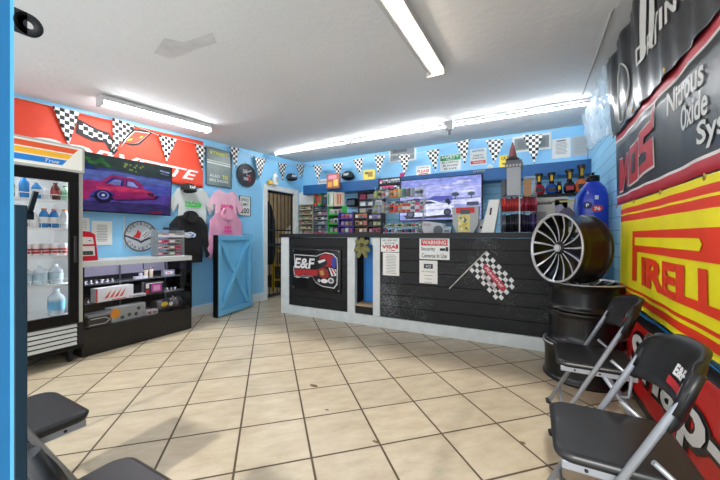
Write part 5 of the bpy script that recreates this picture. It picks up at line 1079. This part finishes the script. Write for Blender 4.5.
# ---------------------------------------------------------------- wheels
def spoked_wheel(name, label):
    t = thing(name, label, 'wheel rim'); r = .288; wdt = .262
    rimm = mat('gloss_black_rim', '0d0d0f', .32, .1, coat=.15); mach = mat('machined_face', 'c2c4c8', .28, .45); dark = mat('spoke_dark', '222327', .3, .5)
    # axis along z, outer face towards +z
    prof = [(r, 0), (r*1.0, .016), (r*.985, .024), (r*.955, .028), (r*.95, .06), (r*.945, .10), (r*.945, .17), (r*.955, .234), (r*.985, wdt-.024), (r*.99, wdt-.008), (r*.99, wdt)]
    ins = [(r*.955, wdt), (r*.93, wdt-.02), (r*.90, .21), (r*.89, .17), (r*.89, .05), (r*.93, .012), (r*.965, 0)]
    MB().lathe(prof+ins, 56, close=True).build('barrel', rimm, t)
    MB().lathe([(r*.995, wdt-.006), (r*.995, wdt+.003), (r*.95, wdt+.004), (r*.93, wdt-.012)], 56, cap=False).build('outer_lip', mach, t)
    mb = MB(); n = 15
    for i in range(n):
        a0 = 2*math.pi*i/n; K = 7; top = []; 
        secs = []
        for k in range(K+1):
            u = k/K; rr = .045+u*(r*.93-.045); a_ = a0+.05*u; wd = .0038+.0058*u; z = wdt-.045+.036*u-.02*math.sin(math.pi*u)
            c_ = Vector((rr*math.cos(a_), rr*math.sin(a_), z)); tn = Vector((-math.sin(a_), math.cos(a_), 0))
            secs.append([mb.bm.verts.new(c_+tn*wd*q+Vector((0, 0, zz))) for q, zz in ((-1, 0), (1, 0), (.7, -.035), (-.7, -.035))])
        for A, B in zip(secs, secs[1:]):
            for j in range(4): f = mb.bm.faces.new((A[j], A[(j+1) % 4], B[(j+1) % 4], B[j])); f.material_index = 0 if j == 0 else 1
        mb.bm.faces.new(secs[0]); mb.bm.faces.new(secs[-1])
    mb.build('spokes', [mach, dark], t)
    MB().lathe([(.052, wdt-.09), (.058, wdt-.05), (.05, wdt-.036), (.03, wdt-.032), (.03, wdt-.022), (.001, wdt-.018)], 24, cap=True).build('hub', dark, t)
    MB().lathe([(.031, wdt-.033), (.029, wdt-.018), (.001, wdt-.016)], 24, cap=False).build('centre_cap', M('c9ccd0', .3), t)
    mb = MB()
    for i in range(5): a_ = 2*math.pi*i/5; mb.cyl((.042*math.cos(a_), .042*math.sin(a_), wdt-.05), (.042*math.cos(a_), .042*math.sin(a_), wdt-.034), .006, n=8)
    mb.build('lug_hole', BLACKM, t)
    return t
SX, SY = .398, 3.33
w1 = spoked_wheel('wheel_rim', 'gloss black multi-spoke wheel rim standing upright on top of the stack')
nrm = Vector((-.80, -.60, .04)).normalized(); q = nrm.to_track_quat('Z', 'Y')
w1.rotation_mode = 'QUATERNION'; w1.rotation_quaternion = q
Wf = .262; w1.location = Vector((.160, 3.09, 1.102)) - q @ Vector((0, 0, Wf))
for k, lb in ((2, 'black wheel rim lying flat, topmost of the three stacked rims'), (1, 'black wheel rim lying flat, middle of the three stacked rims'), (0, 'black wheel rim lying flat on the floor, lowest of the stacked rims')):
    o = dup(w1, label=lb, group='wheel rims stacked beside the counter'); o.rotation_mode = 'XYZ'; o.rotation_euler = (0 if k != 1 else R(180), 0, k*1.1); o.scale = ((1.06, 1.06, 1.12), (1, 1, 1.04), (1, 1, .86))[k]; o.location = (SX-(.012 if k == 0 else 0), SY+(.0 if k else -.01), (.001, .302+.2735, .585)[k])
w1['group'] = 'wheel rims stacked beside the counter'
sk = MB().b2(-.0, .0005, -.012, .012, -.016, .016).build('size_sticker', WHITE); tag(sk, 'tiny white sticker on the middle stacked wheel rim', 'sticker')
pa = on_z(552, 330, .40); sk.location = (SX-.262, SY-.02, .40); sk.rotation_euler = (0, 0, R(5))

# ---------------------------------------------------------------- right wall banners (local: x towards the viewer, -y into the room)
BX = XR-.045
def on_r(px, py): p = on_x(px, py, BX); return (-p.y, p.z)           # local x = -world y
def rthing(name, label): return thing(name, label, 'banner', (BX, 0, 0), RZR)
def fold(a, f, ph): return lambda x, z: -.004-a*(.5+.5*math.sin(f*x+ph+.6*math.sin(2*z)))-.35*a*math.sin(2.7*f*x+3*z)
XN = -1.0        # near end of the banners (world y = 1.0)
YEL = mat('yellow_banner', 'f2e51c', .45, bump=.1, bscale=10); PRED = mat('banner_red', 'e63a1c', .45, bump=.1, bscale=10)
NBK = mat('nos_black', '303438', .4, bump=.15, bscale=9); NRED = mat('nos_red', 'b8323e', .45); NWH = mat('nos_white', 'dcdcda', .5); NGR = mat('banner_lettering', 'c9cccb', .5)
# yellow tyre banner
t = rthing('wall_banner', 'bright yellow tyre banner with big red lettering behind the folding chairs')
xl_, zT = on_r(622, 205); zB = .70; zT = 1.455
f = fold(.009, 5.5, 0)
def stripes(x, z):
    if z > 1.415: return 0
    if z > 1.375: return 1
    if z > 1.362: return 0
    if z > 1.315: return 1
    if .815 > z > .795: return 1
    if .775 > z > .73: return 1
    return 0
cloth('cloth', [[(xl_, zB), (XN, zB), (XN, zT), (xl_, zT)]], [YEL, PRED], t, f, .05, .003, lines=[(2, v) for v in (1.415, 1.375, 1.362, 1.315, .815, .795, .775, .73)], matfn=stripes)
A = on_r(635, 229); s0 = A[0]; zP = A[1]
s1 = XN-.03
Pp = [(s0, 1.235), (s1, 1.235), (s1, 1.09), (s0+.08, 1.09), (s0+.08, .88), (s0, .88)]
cloth('letter_stroke', [Pp], PRED, t, off(f, .005), .06, 0)
cloth('letter_stroke', [[(s0+.06, 1.19), (on_r(706, 240)[0], 1.19), (on_r(709, 248)[0], 1.165), (on_r(706, 252)[0], 1.135), (s0+.06, 1.135)]], YEL, t, off(f, .009), .06, 0)
cloth('lettering', [], PRED, t, off(f, .006), .07, 0, texts=[(('IRELLI', 0, 0, 1, 1), 0, dict(bold=.05))]) if False else None
i0 = on_r(643, 290)[0]; i1 = i0+(on_r(699, 290)[0]-on_r(643, 290)[0])/.70
cloth('lettering', [], PRED, t, off(f, .006), .07, 0, texts=[(('IRELLI', (i0+i1)/2, .965, i1-i0, .19), 0, dict(bold=.045))])
for k in range(5): MB().lathe([(.008, 0), (.016, .004), (.008, .005)], 12, Matrix.Translation((xl_+.1+k*.5, -.05, zT-.02)) @ Matrix.Rotation(R(90), 4, 'X')).build('grommet', MATS['gold'], t)
# nitrous banner
t = rthing('wall_banner', 'dark nitrous banner with red slanted logo, red border and pale lettering')
xn_, _z = on_r(618, 150); zB2, zT2 = 1.462, 2.09
f2 = fold(.010, 6.5, 1.0)
def nst(x, z):
    if z > zT2-.075: return 1
    if z > zT2-.09: return 2
    if z < zB2+.065: return 1
    if z < zB2+.08: return 2
    return 0
cloth('cloth', [[(xn_, zB2), (XN, zB2), (XN, zT2), (xn_, zT2)]], [NBK, NRED, NWH], t, f2, .05, .003, lines=[(2, v) for v in (zT2-.075, zT2-.09, zB2+.065, zB2+.08)], matfn=nst)
def rp(*pts): return [on_r(*p) for p in pts]
LG = rp((622, 160), (629, 154), (633, 160), (637, 142), (641, 139), (640, 133), (655, 110), (657, 122), (655, 146), (651, 150), (651, 176), (645, 189), (638, 187), (633, 196), (627, 178), (623, 195), (621, 190), (625, 172))
LG = [(x, z-.0) for x, z in LG]
def grow(P, k): cx = sum(p[0] for p in P)/len(P); cz = sum(p[1] for p in P)/len(P); return [(cx+(p[0]-cx)*k, cz+(p[1]-cz)*k) for p in P]
lx0, lx1 = on_r(622, 160)[0], on_r(657, 160)[0]; lw_ = lx1-lx0; lm = (lx0+lx1)/2
def nosu(u, v): return (lx0+u*lw_, 1.57+v*.42)
N_ = [[(0, .0), (.10, .0), (.20, .35), (.26, .05), (.34, .05), (.30, .62), (.20, .62), (.12, .35), (.08, .62), (0, .62)],
      [(.38, .02), (.64, .06), (.64, .70), (.38, .66)],
      [(.68, .08), (.98, .14), (.96, .55), (.80, .52), (.80, .62), (.97, .66), (1.0, 1.0), (.92, .80), (.68, .74), (.68, .40), (.86, .42), (.86, .26), (.68, .22)]]
for P in N_: cloth('logo_outline', [[nosu(*q) for q in grow(P, 1.10)]], NWH, t, off(f2, .005), .06, 0)
for P in N_: cloth('logo_letter', [[nosu(*q) for q in P]], NRED, t, off(f2, .009), .06, 0)
cloth('logo_counter', [[nosu(*q) for q in ((.46, .18), (.56, .20), (.56, .54), (.46, .52))]], NBK, t, off(f2, .013), .06, 0)
tx_ = on_r(668, 110)[0]
cloth('lettering', [], NGR, t, off(f2, .006), .06, 0, texts=[(('Nitrous', on_r(680, 95)[0]+.08, 1.91, 1.25*(on_r(694, 95)[0]-on_r(666, 95)[0]), .125), 0, dict(bold=.02)), (('Oxide', on_r(691, 115)[0]+.06, 1.77, 1.2*(on_r(703, 115)[0]-on_r(680, 115)[0]), .125), 0, dict(bold=.02)), (('Systems', on_r(700, 140)[0]+.32, 1.63, .58, .13), 0, dict(bold=.02))])
for k in range(4): MB().lathe([(.007, 0), (.014, .004), (.007, .005)], 12, Matrix.Translation((xn_+.1+k*.6, -.05, zT2-.03)) @ Matrix.Rotation(R(90), 4, 'X')).build('grommet', MATS['gold'], t)
# top black banner
t = rthing('wall_banner', 'black glossy banner with white stripes, bunched high by the ceiling above the nitrous banner')
f3 = lambda x, z: -.02-(.012+.02*(z-2.05)/.7)*(.5+.5*math.sin(15*x+2*math.sin(2.2*z)))-.006*math.sin(33*x+4*z)
TBK = mat('top_banner_black', '26282b', .28, bump=.3, bscale=14)
cloth('cloth', [[(xn_-.05, zT2-.03), (XN, zT2-.03), (XN, 2.79), (xn_-.25, 2.79)]], TBK, t, f3, .03, .003)
f3o = off(f3, .008)
for a_, b_ in (((649, 0), (652, 46)), ((658, 0), (659, 40)), ((665, 0), (666, 28))):
    xa_, xb_ = on_r(*a_)[0], on_r(*b_)[0]; cloth('white_stripe', [[(xb_-.05, 2.33), (xb_+.0, 2.33), (xa_+.09, 2.76), (xa_-.02, 2.76)]], NGR, t, f3o, .03, 0)
cloth('lettering', [], NGR, t, f3o, .03, 0, texts=[(('DRIVING', on_r(690, 12)[0]-.28, 2.37, .75, .12), 0, dict(bold=.02))])
n = 40; cx_, cz_ = on_r(628, 75)[0], 2.32
ring = MB(); P = [(cx_+.17*math.cos(2*math.pi*i/n), cz_+.22*math.sin(2*math.pi*i/n)) for i in range(n)]
ring.tube([(x, f3(x, z)-.008, z) for x, z in P]+[(P[0][0], f3(*P[0])-.008, P[0][1])], .006, 6).build('ring_print', NGR, t)
# clear plastic sheet, crumpled, in the corner by the ceiling
t = thing('plastic_sheet', 'crumpled clear plastic sheet on the siding between the corner and the banners', 'plastic sheet', (XR-.012, 0, 0), RZR)
ys = [(-5.15, 2.32), (-4.2, 2.25), (-3.75, 2.15), (-3.55, 2.79), (-4.6, 2.79), (-5.25, 2.79)]
f4 = lambda x, z: -.03-.05*max(0, (z-2.25)/.5)-.022*math.sin(23*x+9*z)-.018*math.sin(41*x-17*z)
cloth('sheet', [ys], mat('clear_plastic', 'e6eef2', .12, var=0, alpha=.38, bump=.3, bscale=12), t, f4, .04, 0)
# red tool banner at floor level
t = rthing('wall_banner', 'red banner with white black-edged script hanging low behind the folding chairs')
f5 = fold(.010, 7, 2.0); SRED = mat('low_red', 'c9201c', .4, bump=.1, bscale=10); SBK = mat('low_black', '121214', .4)
x5 = -3.2
cloth('cloth', [[(x5, .04), (XN, .04), (XN, .66), (x5, .69)]], [SRED, SBK, mat('low_blue', '1f7fc0', .4)], t, f5, .05, .003, lines=[(2, .60), (2, .665), (2, .10)], matfn=lambda x, z: 1 if z > .60 and z < .665 else 2 if z >= .665 else 1 if z < .10 else 0)
s5, w5 = -3.0, 1.98
cloth('lettering_edge', [], SBK, t, off(f5, .006), .05, 0, texts=[(('Snap-on', s5+w5/2+.0, .345, w5+.05, .42), 0, dict(bold=.07, shear=.2))])
cloth('lettering', [], NWH, t, off(f5, .011), .05, 0, texts=[(('Snap-on', s5+w5/2, .35, w5, .36), 0, dict(bold=.02, shear=.2))])

# ---------------------------------------------------------------- folding chairs (local: faces -y)
def folding_chair(name, label):
    t = thing(name, label, 'chair', (0, 0, 0), 0, 'folding chairs along the walls'); tm = ALU; hx = .213
    top = Vector((0, .215, .80)); foot = Vector((0, -.235, .012))
    for s in (-1, 1):
        lg = MB().tube([(s*hx, foot.y, foot.z), (s*hx, .118, .715), (s*hx, .15, .79)], .0125, 12).build('front_leg', tm, t)
        MB().cyl((s*hx, foot.y, 0), (s*hx, foot.y-.006, .03), .0165, n=12).build('rubber_foot', BLACKM, lg)
        lg = MB().tube([(s*.195, .27, .012), (s*.195, .02, .40)], .0115, 12).build('rear_leg', tm, t)
        MB().cyl((s*.195, .27, 0), (s*.195, .266, .03), .0165, n=12).build('rubber_foot', BLACKM, lg)
    MB().tube([(-hx, -.17, .13), (hx, -.17, .13)], .009, 8).build('front_rung', tm, t); MB().tube([(-.195, .215, .10), (.195, .215, .10)], .009, 8).build('rear_rung', tm, t)
    for s in (-1, 1): MB().tube([(s*.208, .05, .50), (s*.206, .14, .42), (s*.205, .13, .31), (s*.195, .085, .30)], .009, 8).build('brace', tm, t)
    for s in (-1, 1): MB().b2(s*.19-.011, s*.19+.011, -.19, .17, .395, .425).build('seat_rail', tm, t, bevel=.003)
    mb = MB()
    for s in (-1, 1):
        for yy in (-.12, .0, .12): mb.cyl((s*.201, yy, .41), (s*.204, yy, .41), .006, n=8)
    mb.build('rivet', BLACKM, t)
    # seat pad: rounded outline
    P = []
    for cx, cy, a0, rr in ((.15, -.155, -90, .055), (.165, .15, 0, .04), (-.165, .15, 90, .04), (-.15, -.155, 180, .055)):
        for k in range(6): a_ = R(a0+k*18); P.append((cx+rr*math.cos(a_), cy+rr*math.sin(a_)))
    mb = MB(); m_ = Matrix.Rotation(R(90), 4, 'X')      # x,z -> x,-y.. swapped by hand below
    A = [mb.bm.verts.new((x, y, .424)) for x, y in P]; B = [mb.bm.verts.new((x*1.02, y*1.02, .442)) for x, y in P]; C = [mb.bm.verts.new((x*.93, y*.93, .455)) for x, y in P]
    mb._mi([mb.bm.faces.new(A[::-1]), mb.bm.faces.new(C)], 0)
    n = len(P)
    for U_, V_ in ((A, B), (B, C)): mb._mi([mb.bm.faces.new((U_[i], U_[(i+1) % n], V_[(i+1) % n], V_[i])) for i in range(n)], 0, True)
    mb.build('seat', mat('chair_seat', '1c1d1f', .38), t)
    # curved backrest shell
    mb = MB(); n = 16; rows = 9; G = []
    for j in range(rows+1):
        v = j/rows; row = []
        for i in range(n+1):
            u = i/n*2-1; rc_ = 1 if v < .55 else math.sqrt(max(0, 1-((v-.55)/.45)**2*.42)); x = u*.222*rc_
            zc = .60+v*.225 - (.03*(abs(u)**3.5) if v > .5 else 0)*(v-.5)*2; y = .105+v*.07 + .045*(1-u*u) - .03*(abs(u)**6) - (.0 if v < .9 else -.006)
            if j == 0: zc += .02*(1-u*u)
            row.append(mb.bm.verts.new((x, y, zc)))
        G.append(row)
    for j in range(rows):
        for i in range(n): f_ = mb.bm.faces.new((G[j][i], G[j][i+1], G[j+1][i+1], G[j+1][i])); f_.smooth = True
    bk_ = mb.build('backrest', mat('chair_back', '111214', .42), t, solid=.022); bk_.location.z = .012
    for s in (-1, 1): MB().tube([(s*.213, .098, .66), (s*.213, .122, .715), (s*.213, .153, .795)], .0165, 12).build('backrest_sleeve', MATS['chair_back'], t)
    return t
def chair_logo(t, cx):
    def f(x, z): v = (z-.612)/.225; u = x/.222; return .105+v*.07+.045*(1-u*u)-.03*abs(u)**6-.0125
    def g(P, k=1.25): return [(cx+(x-.03)*k, .712+(z-.705)*k) for x, z in P]
    cloth('logo_shape', [g([(-.04, .67), (.05, .668), (.05, .688), (-.04, .692)])], M('b3202c'), t, off(f, .002), .02, 0)
    cloth('logo_shape', [g([(.045, .66), (.075, .665), (.08, .72), (.06, .75), (.05, .70)])], M('c9cacc'), t, off(f, .003), .02, 0)
    cloth('lettering', [], M('dfe0e2'), t, off(f, .004), .02, 0, texts=[(('E&F', cx-.02, .728, .095, .042), 0, dict(bold=.05, shear=.15))])
ch = folding_chair('folding_chair', 'black and silver folding chair nearest the corner of the picture, logo on its backrest')
kids = [x for x in bpy.data.objects if x.parent == ch]
put(ch, (.28, 1.51, 0), RZR); ch['label'] = 'logo folding chair before the yellow banner, the nearer of the two'
c2 = dup(ch, (.34, 2.46, 0), RZR, 'logo folding chair between the stacked rims and the nearer logo chair', kids=kids)
c3 = dup(ch, (-1.865, .455, 0), R(180), 'folding chair whose seat corner shows near the drinks fridge caster', kids=kids)
c4 = dup(ch, (-1.035, .385, 0), R(180), 'folding chair cut off at the picture bottom beside the door post', kids=kids)
for c_ in (ch, c2): chair_logo(c_, .035)
# small dark scuffs on floor tiles
for i, (px, py, s) in enumerate(((314, 386, .05), (376, 442, .03), (522, 443, .03), (327, 410, .02))):
    p = on_z(px, py, .0); sc = MB(); P = [(s*(.6+.4*random.random())*math.cos(a_*.7), s*.5*(.6+.4*random.random())*math.sin(a_*.7)) for a_ in range(9)]
    f_ = sc.bm.faces.new([sc.bm.verts.new((x, y, .0012)) for x, y in P]); o = sc.build('floor_chip', mat('chip', '6a543c', .8)); o.location = (p.x, p.y, 0); tag(o, ['largest dark chip in a floor tile near the lit middle of the floor', 'dark chip at a tile joint below the middle of the floor', 'dark chip at a tile joint near the nearer logo chair', 'faint small chip on the floor tile below the largest chip'][i], 'floor chip')
